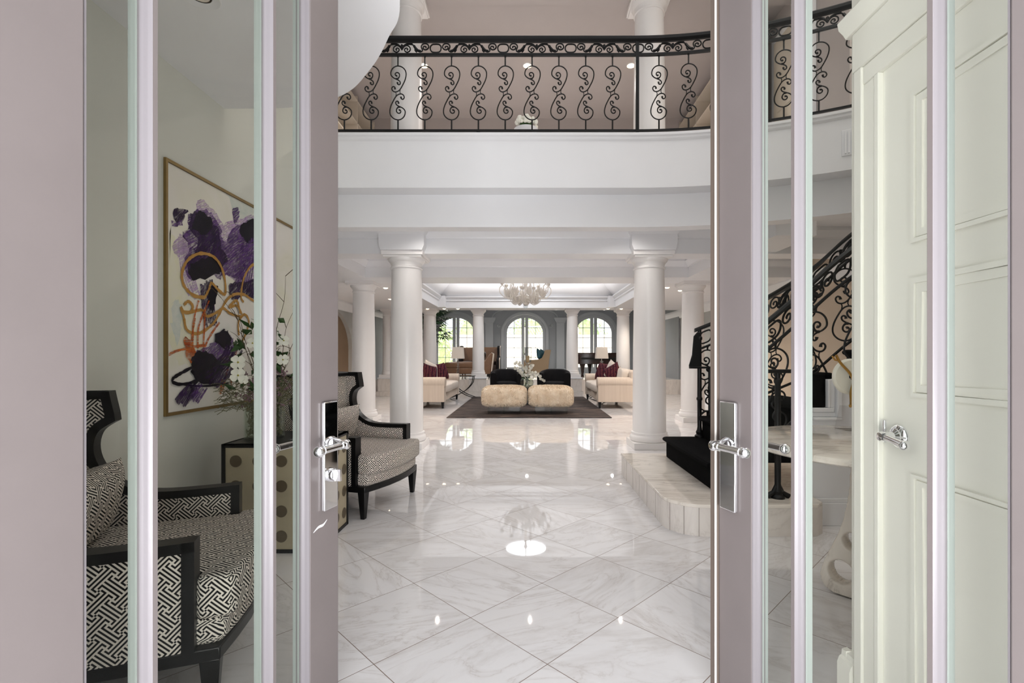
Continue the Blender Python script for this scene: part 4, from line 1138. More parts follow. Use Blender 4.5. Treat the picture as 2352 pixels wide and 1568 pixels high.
# railings of the stair
def stair_rail(name, label, path, n0, rail_pts, post, foot, seed, nb):
    r = thing(name, label, 'railing', (0, 0, 0))
    P = crom([Vector(p) for p in rail_pts], 8)
    prof = [(-.03, -.012), (-.03, .01), (-.016, .026), (.016, .026), (.03, .01), (.03, -.012)]
    vs = []; fs = []; m = len(prof)
    for i, p in enumerate(P):
        d = P[min(i+1, len(P)-1)]-P[max(i-1, 0)]; d.z = 0; d.normalize(); s = Vector((-d.y, d.x, 0))
        for a, b in prof: q = p+s*a; vs.append((q.x, q.y, q.z+b))
    for i in range(len(P)-1):
        for k in range(m): fs.append((i*m+k, i*m+(k+1) % m, (i+1)*m+(k+1) % m, (i+1)*m+k))
    fs += [tuple(range(m))[::-1], tuple(range(len(vs)-m, len(vs)))]
    mb = MB().add(vs, fs); mb.build('top_rail', M['iron'], r)
    BH = .19
    MB().tube([p-Vector((0, 0, BH)) for p in P], .012, 6).build('band_rail', M['iron'], r)
    MB().tube([p-Vector((0, 0, .86)) for p in P[4:]], .012, 6).build('bottom_rail', M['iron'], r)
    # arc-length lookup
    L = [0]
    for i in range(1, len(P)): L.append(L[-1]+(Vector((P[i].x, P[i].y))-Vector((P[i-1].x, P[i-1].y))).length)
    def on(s):
        s = min(max(s, 0), L[-1])
        for i in range(1, len(P)):
            if L[i] >= s: q = (s-L[i-1])/max(1e-6, L[i]-L[i-1]); return P[i-1].lerp(P[i], q), (P[i]-P[i-1])
        return P[-1], P[-1]-P[-2]
    mb = MB()
    s0 = .1
    while s0 < L[-1]+.3:
        for c, rr, b in UNITC:
            cc = crom([(x, 0, z) for x, z in c], 3)
            if s0+cc[0].x < 0 or s0+cc[0].x > L[-1]-.05: continue
            pts = []
            for p in cc:
                g, _ = on(s0+p.x); pts.append((g.x, g.y, g.z-.095+p.z*1.35))
            mb.tube(pts, rr*1.05, 5)
        s0 += .5
    mb.build('scroll_band', M['iron'], r)
    bm = None
    for k in range(nb):
        s = .12+.29*k
        if s > L[-1]: break
        g, d = on(s)
        if bm is None:
            o = bm = baluster_mesh(.34, -.34, 1.06, rmul=1.15).build('baluster', M['iron'], r)
        else: o = bm.copy(); COL.objects.link(o)
        o.location = (g.x, g.y, g.z-.525); o.rotation_euler = (0, 0, math.atan2(d.y, d.x)+(PI if k % 2 else 0))
    px, py, pz0, pz1 = post
    mb = MB(); mb.lathe([(.045, 0), (.045, .015), (.03, .03), (.035, .05), (.024, .07), (.02, .1), (.021, .35), (.028, .36), (.028, .375), (.021, .385), (.019, pz1-pz0-.1), (.026, pz1-pz0-.09), (.026, pz1-pz0-.07), (.018, pz1-pz0-.06), (.018, pz1-pz0)], (px, py, pz0), 14)
    mb.build('newel_post', M['iron'], r)
    if foot:
        mb = MB(); q = foot
        for sx in (-1, 1): mb.tube([(px, py, pz0+.10), (px+sx*.03, py, pz0+.04), (px+sx*.075, py, pz0+.012)], [.016, .016, .02], 8)
        mb.build('newel_foot', M['iron'], r)
    return r, P
r1, P1 = stair_rail('stair_railing', 'black iron scroll railing climbing the stair, seen through the right glass door', None, 0,
    [(1.66, 3.5, 1.39), (1.745, 3.5, 1.45), (1.92, 3.5, 1.60), (2.22, 3.5, 1.87), (2.6, 3.5, 2.15), (3.0, 3.5, 2.45)], (1.735, 3.38, .212, 1.10), True, 1, 9)
MB().box(1.66, 1.95, 3.36, 3.44, 1.075, 1.10).build('cross_bar', M['iron'], r1, bevel=.004)
r2, P2_ = stair_rail('stair_railing', 'black iron stair railing with a curled end, beside the front right column', None, 0,
    [(1.62, 4.72, 1.43), (1.9, 4.66, 1.55), (2.22, 4.42, 1.735), (2.40, 4.12, 1.91), (2.62, 4.0, 2.15), (3.0, 3.93, 2.46), (3.3, 3.9, 2.7)], (1.66, 4.70, .412, 1.44), False, 2, 8)
mb = MB()
mb.prism([(1.635, 1.42), (1.60, 1.38), (1.585, 1.2), (1.555, 1.10), (1.56, 1.07), (1.67, 1.07), (1.67, 1.42)], 'y', 4.68, 4.70)
mb.build('curled_end', M['iron'], r2, bevel=.006)
MB().box(1.56, 1.80, 4.67, 4.71, 1.07, 1.09).build('cross_bar', M['iron'], r2, bevel=.004)
MB().lathe([(.03, 0), (.016, .05), (.016, .2), (.022, .22), (.016, .24), (.016, .45), (.022, .47), (.016, .5), (.016, .66)], (1.76, 4.7, .412), 12).build('newel_post', M['iron'], r2)
MB().tube([(1.66, 4.7, .62), (1.71, 4.7, .66), (1.76, 4.7, .66)], .011, 6).build('brace', M['iron'], r2)

# ================================================================== ROUND MARBLE TABLE AND SCULPTURE
TC = Vector((1.6, 2.28, 0))
t = thing('pedestal_table', 'round pale marble table on a pierced sculptural stone base behind the right glass door', 'table', TC)
MB().lathe([(0, .762), (.515, .762), (.53, .77), (.533, .782), (.528, .794), (.515, .80), (0, .80)], n=64).build('tabletop', M['tabletop'], t)
def base_half():
    pr = [(-.055, .762), (-.05, .66), (-.06, .5), (-.09, .34), (-.14, .2), (-.165, .12), (-.17, .07), (-.15, .02), (-.11, 0)]
    return [(x, z) for x, z in pr]
hp = crom([(x, z, 0) for x, z in base_half()], 5)
poly = [(p.x, p.y) for p in hp]; poly = poly+[(-x, z) for x, z in poly[::-1]]
holes = [(-.082, .12, .044, .052), (.082, .12, .044, .052), (-.045, .285, .024, .034), (.045, .285, .024, .034)]
def pierced(mb, th):
    """plate with oval holes: sampled as a fine grid of cells whose corners snap to the outline"""
    nx, nz = 88, 150
    def inside(x, z):
        # outline half width at height z
        w = None
        for i in range(len(hp)-1):
            a, b = hp[i], hp[i+1]
            if (a.y >= z >= b.y): q = (a.y-z)/max(1e-9, a.y-b.y); w = -(a.x+(b.x-a.x)*q); break
        if w is None or abs(x) > w: return False
        return all(((x-hx)/rx)**2+((z-hz)/rz)**2 > 1 for hx, hz, rx, rz in holes)
    dx = .36/nx; dz = .762/nz; cells = set()
    for i in range(nx):
        for k in range(nz):
            if inside(-.18+(i+.5)*dx, (k+.5)*dz): cells.add((i, k))
    idx = {}; vs = []; fs = []
    def V(i, k, s):
        key = (i, k, s)
        if key not in idx: idx[key] = len(vs); vs.append((-.18+i*dx, s*th/2, k*dz))
        return idx[key]
    for i, k in cells:
        fs.append((V(i, k, -1), V(i+1, k, -1), V(i+1, k+1, -1), V(i, k+1, -1)))
        fs.append((V(i, k, 1), V(i, k+1, 1), V(i+1, k+1, 1), V(i+1, k, 1)))
        for di, dk, a, b in ((-1, 0, (i, k+1), (i, k)), (1, 0, (i+1, k), (i+1, k+1)), (0, -1, (i, k), (i+1, k)), (0, 1, (i+1, k+1), (i, k+1))):
            if (i+di, k+dk) not in cells: fs.append((V(*a, -1), V(*a, 1), V(*b, 1), V(*b, -1)))
    mb.add(vs, fs); return mb
o = pierced(MB(), .10).build('table_base', M['tabletop'], t, ang=60)
o.location = (.055, .11, 0); o.rotation_euler = (0, 0, math.radians(-50)); o.scale = (1.12, 1, 1)
sm = o.modifiers.new('Smooth', 'SMOOTH'); sm.factor = .6; sm.iterations = 10
D0 = at(1950, 980, 2.3)
t = thing('disc_sculpture', 'white stone disc sculpture with a gold twig on a clear block, on the marble table', 'sculpture', (1.755, 2.62, .80))
t.scale = (1.16, 1.16, 1.16)
MB().add([(-.06, -.05, 0), (.06, -.05, 0), (.06, .05, 0), (-.06, .05, 0), (-.045, -.036, .11), (.045, -.036, .11), (.045, .036, .11), (-.045, .036, .11)],
   [(3, 2, 1, 0), (4, 5, 6, 7), (0, 1, 5, 4), (1, 2, 6, 5), (2, 3, 7, 6), (3, 0, 4, 7)]).build('clear_block', M['acrylic'], t, smooth=False)
mb = MB(); n = 48; ri, ro, th = .014, .083, .012
c0 = Vector((-.018, .0, .245)); vs = []; fs = []
for k in range(n):
    a = 2*PI*k/n
    for r, y in ((ri, -th), (ro-.008, -th), (ro, -th*.4), (ro, th*.4), (ro-.008, th), (ri, th)): vs.append((c0.x+r*cos(a), y, c0.z+r*sin(a)))
for k in range(n):
    for i in range(6): fs.append((k*6+i, k*6+(i+1) % 6, ((k+1) % n)*6+(i+1) % 6, ((k+1) % n)*6+i))
mb.add(vs, fs); mb.build('disc', M['petal'], t)
mb = MB()
mb.tube(crom([(-.03, -.028, .108), (-.036, -.03, .17), (-.024, -.028, .225), (-.04, -.028, .262), (-.07, -.028, .295), (-.09, -.028, .32), (-.102, -.028, .345)], 5), .006, 7)
mb.tube(crom([(-.012, -.028, .108), (-.022, -.03, .15), (-.022, -.028, .22)], 5), .005, 7); mb.tube([(-.088, -.028, .318), (-.108, -.03, .322), (-.12, -.028, .34)], .004, 6)
mb.tube([(-.04, -.03, .112), (-.02, -.028, .116), (.005, -.028, .113)], .008, 7)
mb.build('gold_twig', M['gold'], t)
MB().box(-.022, -.014, -.008, .0, .11, .235).build('support', M['blackwood'], t)
# ================================================================== SITTING ROOM
o = MB().box(-1.53, 1.62, 9.3, 13.9, 0, .014).build('area_rug', M['rug'], None, bevel=.005)
tag(o, 'dark brown and grey streaked rug under the sheepskin ottomans', 'rug')

def taper(mb, x, y, z, a, b, dx=0, dy=0):
    mb.add([(x+sx*a, y+sy*a, z) for sx, sy in ((-1, -1), (1, -1), (1, 1), (-1, 1))]+[(x+dx+sx*b, y+dy+sy*b, 0) for sx, sy in ((-1, -1), (1, -1), (1, 1), (-1, 1))],
           [(0, 1, 2, 3), (7, 6, 5, 4)]+[(i, 4+i, 4+(i+1) % 4, (i+1) % 4) for i in range(4)]); return mb
def sofa(label, loc, rz):
    c = thing('sofa', label, 'sofa', loc, rz, 'matching oatmeal sofas')
    L = 1.2
    MB().box(-.88, -.03, -L+.2, L-.2, .15, .34).build('seat_base', M['linen'], c, bevel=.03, seg=3)
    MB().prism([(-.93, .15), (-.72, .15), (-.74, .82), (-.82, .86), (-.9, .85), (-.95, .80)], 'y', -L+.02, L-.02).build('backrest', M['linen'], c, bevel=.03, seg=3)
    for sg in (-1, 1):
        mb = MB(); ya, yb = sorted((sg*(L-.21), sg*L)); mb.box(-.90, -.01, ya, yb, .15, .60)
        mb.tube([(-.9, sg*(L-.10), .585), (0, sg*(L-.10), .585)], .118, 20)
        mb.tube([(-.005, sg*(L-.10), .585), (.006, sg*(L-.10), .585)], .10, 20)
        mb.build('arm', M['linen'], c, bevel=.012)
        yc = sg*.495
        MB().pad((-.36, yc, .43), (.78, .98, .20), .28, crown=.02).build('seat_cushion', M['cream'], c)
        MB().pad((-.66, yc, .66), (.24, .96, .46), .42, M=roty(math.radians(-10))).build('back_cushion', M['cream'], c)
    for x in (-.06, -.84):
        for y in (-L+.1, L-.1):
            taper(MB(), x, y, .155, .035, .018).build('leg', M['blackwood'], c)
    return c
SL = ((-1.83, 12.1, 0), 0); SR = ((1.58, 12.1, 0), PI)
sofa('oatmeal striped sofa at the left, partly hidden by the large left column', *SL)
sofa('oatmeal striped sofa at the right, partly hidden by the large right column', *SR)
def throw(label, loc, rz, tilt, mat, w=.44, roll=0, group=None):
    MM = rotz(rz) @ rotx(tilt) @ roty(roll)
    o = MB().pillow((0, 0, 0), w, w, .17, MM).build('throw_pillow', mat)
    o.location = loc; return tag(o, label, 'pillow', group)
throw('magenta and plum striped pillow on the left sofa, the one nearest the big column', (-2.26, 11.42, .765), math.radians(58), -.22, M['magenta'], .43, .25, 'striped pillows')
throw('magenta and plum striped pillow on the left sofa, the one nearest the side table', (-2.20, 12.66, .77), math.radians(66), -.3, M['magenta'], .45, -.1, 'striped pillows')
throw('plain cream pillow between the two magenta pillows on the left sofa', (-2.34, 11.95, .80), math.radians(70), -.2, M['cream'], .48, .3, 'cream pillows')
throw('plum striped pillow on the right sofa, the one nearest the lamp', (1.95, 12.62, .77), math.radians(-62), -.3, M['magenta'], .46, .1, 'striped pillows')
throw('plum striped pillow on the right sofa, the one nearest the big column', (2.06, 11.72, .765), math.radians(-40), -.25, M['magenta'], .43, -.5, 'striped pillows')
throw('cream pillow between the plum pillows on the right sofa', (2.13, 12.2, .80), math.radians(-60), -.2, M['cream'], .46, .4, 'cream pillows')

def fur_block(seed):
    rd = random.Random(seed)
    mb = MB().pad((0, 0, .345), (.90, .74, .385), .36, 40, 22, crown=.02)
    tris = []; acc = []; tot = 0
    for f in list(mb.f):
        q = [Vector(mb.v[i]) for i in f]; n = (q[2]-q[0]).cross(q[3]-q[1]); ar = n.length/2
        if ar < 1e-8: continue
        tot += ar; acc.append(tot); tris.append((q, n.normalized()))
    import bisect
    for i in range(15000):
        q, n = tris[min(len(tris)-1, bisect.bisect(acc, rd.uniform(0, tot)))]
        u, v = rd.random(), rd.random()
        p = q[0].lerp(q[1], u).lerp(q[3].lerp(q[2], u), v)
        d = (n+Vector((rd.uniform(-.7, .7), rd.uniform(-.7, .7), rd.uniform(-.9, .3)))).normalized(); l = rd.uniform(.018, .036)
        s = d.orthogonal().normalized(); s = Matrix.Rotation(rd.uniform(0, 6), 3, d) @ s*.007
        c = p-n*.005
        e = c+d*l+Vector((0, 0, -.01)); m_ = c+d*l*.6
        mb.add([c-s, c+s, m_+s*.7, m_-s*.7, e], [(0, 1, 2, 3), (3, 2, 4)])
    return mb
for x, lab in ((-.475, 'fluffy cream sheepskin ottoman on clear legs, left of the pair on the rug'), (.475, 'fluffy cream sheepskin ottoman on clear legs, right of the pair on the rug')):
    t = thing('sheepskin_ottoman', lab, 'ottoman', (x+.015, 10.12, .014), 0, 'sheepskin ottomans')
    fur_block(4 if x < 0 else 9).build('fur_cushion', M['fur'], t, ang=180)
    for q in (-.32, 0, .32):
        MB().box(q-.007, q+.007, -.29, .29, 0, .18).build('clear_leg', M['acrylic'], t, smooth=False)
    MB().box(-.32, .32, -.30, -.288, 0, .18).build('clear_panel', M['acrylic'], t, smooth=False)
    MB().box(-.34, .34, -.3, .3, .17, .19).build('base_board', M['blackwood'], t)

t = thing('coffee_table', 'glass topped coffee table with a dark base behind the ottomans', 'table', (.03, 11.85, .014))
MB().box(-.62, .62, -.5, .5, .41, .425).build('glass_top', M['acrylic'], t, bevel=.004, smooth=False)
MB().box(-.18, .18, -.16, .16, 0, .06).box(-.14, .14, -.12, .12, .06, .36).box(-.18, .18, -.16, .16, .36, .41).build('base', M['blackwood'], t, bevel=.006)
zt = .014+.425
t = thing('glass_bowl_vase', 'round clear glass bowl holding the white orchids on the coffee table', 'vase', (.0, 11.98, zt))
MB().lathe([(0, 0), (.12, 0), (.155, .03), (.165, .09), (.15, .15), (.12, .185), (.114, .185), (.144, .148), (.158, .09), (.148, .034), (.115, .01), (0, .01)], n=28).build('vessel', M['vaseglass'], t)
t = thing('candle_holder', 'tall cut crystal candle holder with a slim stem on the coffee table', 'candle holder', (.02, 11.66, zt))
MB().lathe([(.09, 0), (.09, .01), (.05, .02), (.018, .04), (.014, .1), (.022, .12), (.014, .14), (.012, .3), (.024, .32), (.013, .35), (.012, .46), (.03, .49), (.034, .52), (.02, .54), (.045, .56)], n=20).build('stem', M['crystal'], t)
MB().lathe([(0, .57), (.05, .565), (.085, .62), (.1, .7), (.104, .8), (.1, .95), (.097, .95), (.098, .8), (.094, .7), (.08, .625), (.045, .58), (0, .58)], n=16).build('glass_cup', M['crystal'], t, smooth=False)
t = thing('pillar_candle', 'short ivory candle inside the crystal candle holder', 'candle', (.02, 11.66, zt+.582))
MB().lathe([(0, 0), (.042, 0), (.042, .155), (.036, .16), (0, .155)], n=18).build('wax', M['candle'], t)
MB().tube([(0, 0, .155), (.002, 0, .175)], .002, 4).build('wick', M['blackwood'], t)
t = thing('orchid_spray', 'sprawling white orchids in the glass bowl on the coffee table', 'flowers', (0, 11.98, zt+.015))
rd = random.Random(12); ms = MB(); mf = MB()
for i, (ex, ez) in enumerate(((-.3, .56), (-.32, .42), (-.2, .34), (-.05, .42), (.12, .46), (.2, .3), (.33, .25), (.42, .12), (.05, .3), (-.12, .24), (.14, .2), (-.22, .5))):
    ey = rd.uniform(-.15, .1)
    P = crom([(rd.uniform(-.05, .05), 0, 0), (ex*.25, ey*.3, max(.2, ez*.7)), (ex*.65, ey*.7, max(.22, ez*.98)), (ex, ey, ez)], 6); ms.tube(P, .004, 4)
    for k in range(6 if i > 2 else 5):
        c = P[-1-k*2 if k*2 < len(P)-3 else -1]+Vector((rd.uniform(-.04, .04), rd.uniform(-.05, .0), rd.uniform(-.03, .04)))
        nrm = Vector((rd.uniform(-.7, .7), -1, rd.uniform(-.3, .6))).normalized(); s = nrm.orthogonal().normalized()
        for q in range(5):
            d = Matrix.Rotation(q*2*PI/5+i, 3, nrm) @ s; w = nrm.cross(d); R = .042
            mf.add([c, c+d*R*.6+w*R*.42+nrm*.006, c+d*R, c+d*R*.6-w*R*.42+nrm*.006], [(0, 1, 2, 3)])
ms.build('stems', M['leaf'], t); mf.build('blossoms', M['petal'], t, smooth=False)
leafmesh(14, .12, (.14, .2), .16, .05, 6).build('leaves', M['leaf'], t)

def barrel(label, loc, rz):
    c = thing('barrel_chair', label, 'armchair', loc, rz, 'black barrel chairs')
    path = [(-.36, -.40), (-.36, -.2), (-.36, .0)]+[(-.36*cos(a), .0+.36*sin(a)) for a in [PI*i/14 for i in range(1, 14)]]+[(.36, .0), (.36, -.2), (.36, -.40)]
    n = len(path); vs = []; fs = []
    for i, (x, y) in enumerate(path):
        a = path[max(0, i-1)]; b = path[min(n-1, i+1)]; d = Vector((b[0]-a[0], b[1]-a[1])).normalized(); nn = Vector((-d.y, d.x))
        hb = .70+.10*max(0, min(1, (y+.1)/.4))
        pr = [(-.065, .09), (-.07, hb-.06), (-.05, hb-.012), (0, hb), (.05, hb-.012), (.07, hb-.06), (.065, .09)]
        for o_, z in pr: vs.append((x-nn.x*o_*-1, y+nn.y*o_, z))
    m = 7
    for i in range(n-1):
        for k in range(m): fs.append((i*m+k, i*m+(k+1) % m, (i+1)*m+(k+1) % m, (i+1)*m+k))
    fs += [tuple(range(m)), tuple(range((n-1)*m, n*m))[::-1]]
    MB().add(vs, fs).build('shell', M['velvet'], c, bevel=.015)
    MB().pad((0, -.09, .37), (.58, .62, .2), .35, crown=.015).build('seat_cushion', M['velvet'], c)
    MB().box(-.29, .29, -.36, .28, .09, .30).build('seat_base', M['velvet'], c, bevel=.02)
    MB().lathe([(.26, 0), (.26, .09)], n=28).build('plinth', M['blackwood'], c)
barrel('black velvet barrel chair behind the left ottoman', (-.57, 13.3, .014), .12)
barrel('black velvet barrel chair behind the right ottoman', (.76, 13.3, .014), -.12)

def side_table(label, loc):
    t = thing('side_table', label, 'table', loc, 0, 'iron side tables')
    MB().box(-.33, .33, -.22, .22, .615, .63).build('tabletop', M['acrylic'], t, smooth=False)
    mb = MB()
    for y in (-.22, .22): mb.tube([(-.33, y, .61), (.33, y, .61)], .011, 6)
    for x in (-.33, .33): mb.tube([(x, -.22, .61), (x, .22, .61)], .011, 6)
    mb.build('top_frame', M['iron'], t)
    for y in (-.21, -.15, .15, .21):
        for sg in (-1, 1):
            MB().tube(crom([(sg*.31, y, .605), (sg*.27, y, .42), (sg*.12, y, .24), (-sg*.1, y, .1), (-sg*.34, y, .01)], 6), .0095, 6).build('curved_leg', M['iron'], t)
side_table('black iron side table with crossed curved legs, by the left sofa', (-1.80, 13.72, 0))
side_table('small black iron side table by the far end of the right sofa, under the lamp', (2.08, 13.72, 0))
def lamp(label, loc):
    t = thing('table_lamp', label, 'lamp', loc, 0, 'crystal table lamps')
    mb = MB(); mb.box(-.075, .075, -.075, .075, 0, .02)
    z = .02
    for r, h in ((.05, .09), (.045, .075), (.045, .075), (.035, .06), (.045, .09)):
        mb.lathe([(.015, z), (r*.6, z+.006), (r, z+h*.82), (r*.95, z+h*.9), (.015, z+h)], n=8); z += h
    mb.build('crystal_base', M['crystal'], t, smooth=False)
    MB().tube([(0, 0, .02), (0, 0, .56)], .006, 8).build('stem', M['chrome'], t)
    a, b = .165, .14; z0, z1 = .47, .79
    mb = MB()
    q = lambda s, z: [(-s, -s, z), (s, -s, z), (s, s, z), (-s, s, z)]
    mb.add(q(a, z0)+q(b, z1)+q(a-.004, z0)+q(b-.004, z1), [(i, (i+1) % 4, 4+(i+1) % 4, 4+i) for i in range(4)]+[(8+(i+1) % 4, 8+i, 12+i, 12+(i+1) % 4) for i in range(4)]+[(i, 8+i, 8+(i+1) % 4, (i+1) % 4) for i in range(4)]+[(4+i, 4+(i+1) % 4, 12+(i+1) % 4, 12+i) for i in range(4)])
    mb.build('lamp_shade', M['shade'], t, smooth=False)
    MB().tube([(0, 0, z1-.03), (0, 0, z1+.03)], .008, 6).tube([(-b, 0, z1-.02), (b, 0, z1-.02)], .003, 4).build('finial', M['chrome'], t)
lamp('crystal lamp with square ivory shade on the left iron side table', (-1.93, 13.72, .63))
lamp('crystal lamp with square ivory shade above the right sofa arm', (2.10, 13.72, .63))

# ------------------------------------------------------------------ chandelier
ch = thing('chandelier', 'ornate antique white chandelier with leafy curled arms in the sitting room', 'chandelier', (-.03, 11.5, 2.3))
MB().lathe([(0, .05), (.03, .055), (.055, .09), (.055, .12), (.03, .155), (.02, .17), (.06, .19), (.09, .22), (.06, .26), (.04, .32), (.03, .5), (.05, .56), (.03, .62), (.025, .95), (.05, 1.0), (.02, 1.06)], n=20).build('body', M['ivorymetal'], ch)
MB().ball((0, 0, .045), .055, 14, 10).build('ball_finial', M['crystal'], ch)
MB().tube([(0, 0, 1.05), (0, 0, 1.43)], .012, 8).lathe([(.08, 1.40), (.08, 1.43)], n=16).build('chain', M['ivorymetal'], ch)
def leafcup(c, r, h):
    mb = MB(); c = Vector(c)
    for ring, (n, rr, hh, open_) in enumerate(((6, r, h*.7, .9), (6, r*.85, h, .6))):
        for k in range(n):
            a = 2*PI*(k+.5*ring)/n; d = Vector((cos(a), sin(a), 0)); w = Vector((-sin(a), cos(a), 0))
            pts = []
            for i, (q, ww) in enumerate(((0, .15), (.35, .5), (.7, .42), (1.0, .05))):
                p = c+d*rr*(.25+open_*q**1.5)+Vector((0, 0, hh*q))
                pts += [p-w*rr*ww, p+w*rr*ww]
            mb.add(pts, [(2*i, 2*i+1, 2*i+3, 2*i+2) for i in range(3)])
    return mb
for tier, (n, R, zb, zt_, off) in enumerate(((8, .60, .30, .55, .2), (8, .36, .16, .36, .6))):
    for k in range(n):
        a = 2*PI*k/n+off; M2 = rotz(a)
        arm = crom([(.04, 0, zb-.02), (R*.35, 0, zb-.02), (R*.72, 0, zb-.07), (R*.97, 0, zb+.02), (R*1.03, 0, zb+.14), (R*.93, 0, zb+.22), (R*.82, 0, zb+.17), (R*.86, 0, zb+.10)], 6)
        o = MB().tube([M2 @ p for p in arm], .011, 6).build('arm', M['ivorymetal'], ch)
        p = M2 @ Vector((R*.72, 0, zb-.05))
        leafcup(p, .085, .21).build('leaf_cup', M['ivorymetal'], o, smooth=False)
        p2 = M2 @ Vector((R*.93, 0, zb+.23))
        mb = leafcup(p2, .055, .085); mb.tube([p2, p2+Vector((0, 0, .17))], .011, 8)
        mb.build('candle_cup', M['ivorymetal'], o, smooth=False)

# downlights between the beams
for x, lab in ((-1.35, 'recessed ceiling light between the beams, left of the middle'), (.05, 'recessed ceiling light between the beams, in the middle'), (1.42, 'recessed ceiling light between the beams, right of the middle')):
    t = thing('recessed_light', lab, 'light', (x, 7.4, 2.83))
    MB().lathe([(.045, -.003), (.065, -.01), (.07, 0)], n=18).build('trim_ring', M['trim'], t)
    MB().ball((0, 0, -.008), (.03, .03, .014), 12, 6).build('lamp', M['down'], t)
t = thing('recessed_light', 'recessed ceiling light at the top edge, over the painting behind the left glass', 'light', (-1.59, 2.38, 2.95))
MB().lathe([(.05, -.003), (.085, -.012), (.09, 0)], n=24).build('trim_ring', M['trim'], t)
MB().lathe([(0, -.002), (.03, -.003), (.03, -.006), (.04, -.006), (.04, -.004), (.05, -.004)], n=18).build('lamp', M['shade'], t)
# ------------------------------------------------------------------ recessed lights
for i, (x, y, z, lab) in enumerate(((-2.83, 9.8, 2.55, 'recessed ceiling light beside the capital of the second row column, left'), (-3.28, 11.75, 2.55, 'recessed ceiling light deeper along the left soffit'),
        (2.8, 9.75, 2.55, 'recessed ceiling light beside the front column, right soffit'), (3.2, 10.2, 2.55, 'recessed ceiling light nearest the right second row column'),
        (-2.88, 14.2, 2.55, 'recessed light over the left pedestal column by the palm'), (-2.4, 14.2, 2.55, 'recessed light above the left arched door, first from the left'), (-2.0, 14.2, 2.55, 'recessed light above the left arched door, second from the left'),
        (2.36, 14.2, 2.55, 'recessed light above the right arched door'), (2.74, 14.2, 2.55, 'recessed light over the right pedestal column'), (3.1, 13.4, 2.55, 'recessed light in the right soffit near the far column'))):
    t = thing('recessed_light', lab, 'light', (x, y, z))
    MB().lathe([(.045, -.003), (.065, -.01), (.07, 0)], n=18).build('trim_ring', M['trim'], t)
    MB().ball((0, 0, -.008), (.044, .044, .016), 12, 6).build('lamp', M['down'], t)

# ================================================================== REAR ROOM (raised floor, z = .45)
ZF = .45
t = thing('chaise_lounge', 'brown leather chaise facing left, in the raised rear room left of the middle door', 'chaise', (-1.15, 16.0, ZF))
MB().box(-1.5, -.1, -.36, .36, .14, .34).build('seat_base', M['brown'], t, bevel=.04, seg=3)
MB().pad((-.84, 0, .42), (1.34, .74, .2), .3, crown=.02).build('seat_cushion', M['brown'], t)
MB().prism([(-.3, .14), (0, .14), (.07, .80), (.02, .82), (-.04, .78), (-.18, .58), (-.34, .53)], 'y', -.37, .37).build('backrest', M['brown'], t, bevel=.03)
MB().prism([(0, .14), (.02, .14), (.09, .80), (.02, .835), (.02, .82), (.07, .80)], 'y', -.39, -.365).build('piping', M['cream'], t)
for x in (-1.4, -.1):
    for y in (-.28, .28): MB().lathe([(.018, 0), (.03, .14)], (x, y, 0), 10).build('leg', M['blackwood'], t)
MM = rotz(PI/2) @ rotx(.3)
o = MB().pillow((-1.43, 16.0, 1.12), .4, .4, .14, MM).build('throw_pillow', M['darkbrown']); tag(o, 'dark brown pillow with pale edge on the brown chaise', 'pillow')

def wing_settee():
    t = thing('wingback_settee', 'dark brown high wingback settee behind the brown chaise', 'settee', (-1.68, 17.4, ZF))
    MB().box(-.62, .62, -.4, .3, .14, .42).build('seat_base', M['darkbrown'], t, bevel=.03)
    MB().pad((0, -.06, .47), (1.16, .7, .16), .3).build('seat_cushion', M['darkbrown'], t)
    MB().prism([(.28, .14), (.42, .14), (.46, 1.03), (.34, 1.03)], 'x', -.64, .64).build('backrest', M['brown'], t, bevel=.03)
    for sg in (-1, 1):
        xa, xb = sorted((sg*.62, sg*.72))
        MB().prism([(-.4, .14), (-.4, .58), (-.3, .64), (-.05, .66), (.05, .75), (.06, 1.0), (.14, 1.08), (.44, 1.08), (.44, .14)], 'x', xa, xb).build('wing', M['velvet'], t, bevel=.025)
        xa, xb = sorted((sg*.715, sg*.735))
        mb = MB(); mb.strip([(.06, .7), (.06, 1.0), (.14, 1.08), (.44, 1.08)][::-1], .03, 'x', xa, xb); mb.strip([(-.4, .14), (-.4, .58), (-.3, .64), (-.05, .66)][::-1], .03, 'x', xa, xb)
        mb.build('piping', M['cream'], t, smooth=False)
    for x in (-.56, .56):
        for y in (-.34, .34): MB().lathe([(.018, 0), (.03, .15)], (x, y, 0), 10).build('leg', M['blackwood'], t)
wing_settee()
t = thing('armchair', 'khaki high backed armchair in profile, right of the candle holder, rear room', 'armchair', (.22, 16.2, ZF))
for sg in (-1, 1):
    ya, yb = sorted((sg*.32, sg*.40))
    mb = MB(); mb.prism([(-.32, .14), (-.32, .58), (.0, .585), (.17, .60), (.27, .66), (.33, .78), (.36, .88), (.42, .92), (.56, .92), (.50, .55), (.46, .14)], 'y', ya, yb)
    o = mb.build('side_panel', M['khaki'], t, bevel=.012)
    mb = MB(); mb.strip([(-.32, .14), (-.32, .58), (.0, .585), (.17, .60), (.27, .66), (.33, .78), (.36, .88), (.42, .92), (.56, .92)][::-1], .04, 'y', ya-.008, yb+.008)
    mb.build('welt', M['khaki'], o, smooth=False)
MB().box(-.3, .4, -.32, .32, .14, .36).build('seat_base', M['khaki'], t, bevel=.02)
MB().pad((.02, 0, .42), (.66, .62, .16), .3).build('seat_cushion', M['khaki'], t)
MB().prism([(.34, .3), (.46, .3), (.56, .92), (.44, .92)], 'y', -.33, .33).build('backrest', M['khaki'], t, bevel=.02)
for x in (-.26, .4):
    for y in (-.3, .3): MB().lathe([(.016, 0), (.028, .15)], (x, y, 0), 10).build('leg', M['blackwood'], t)
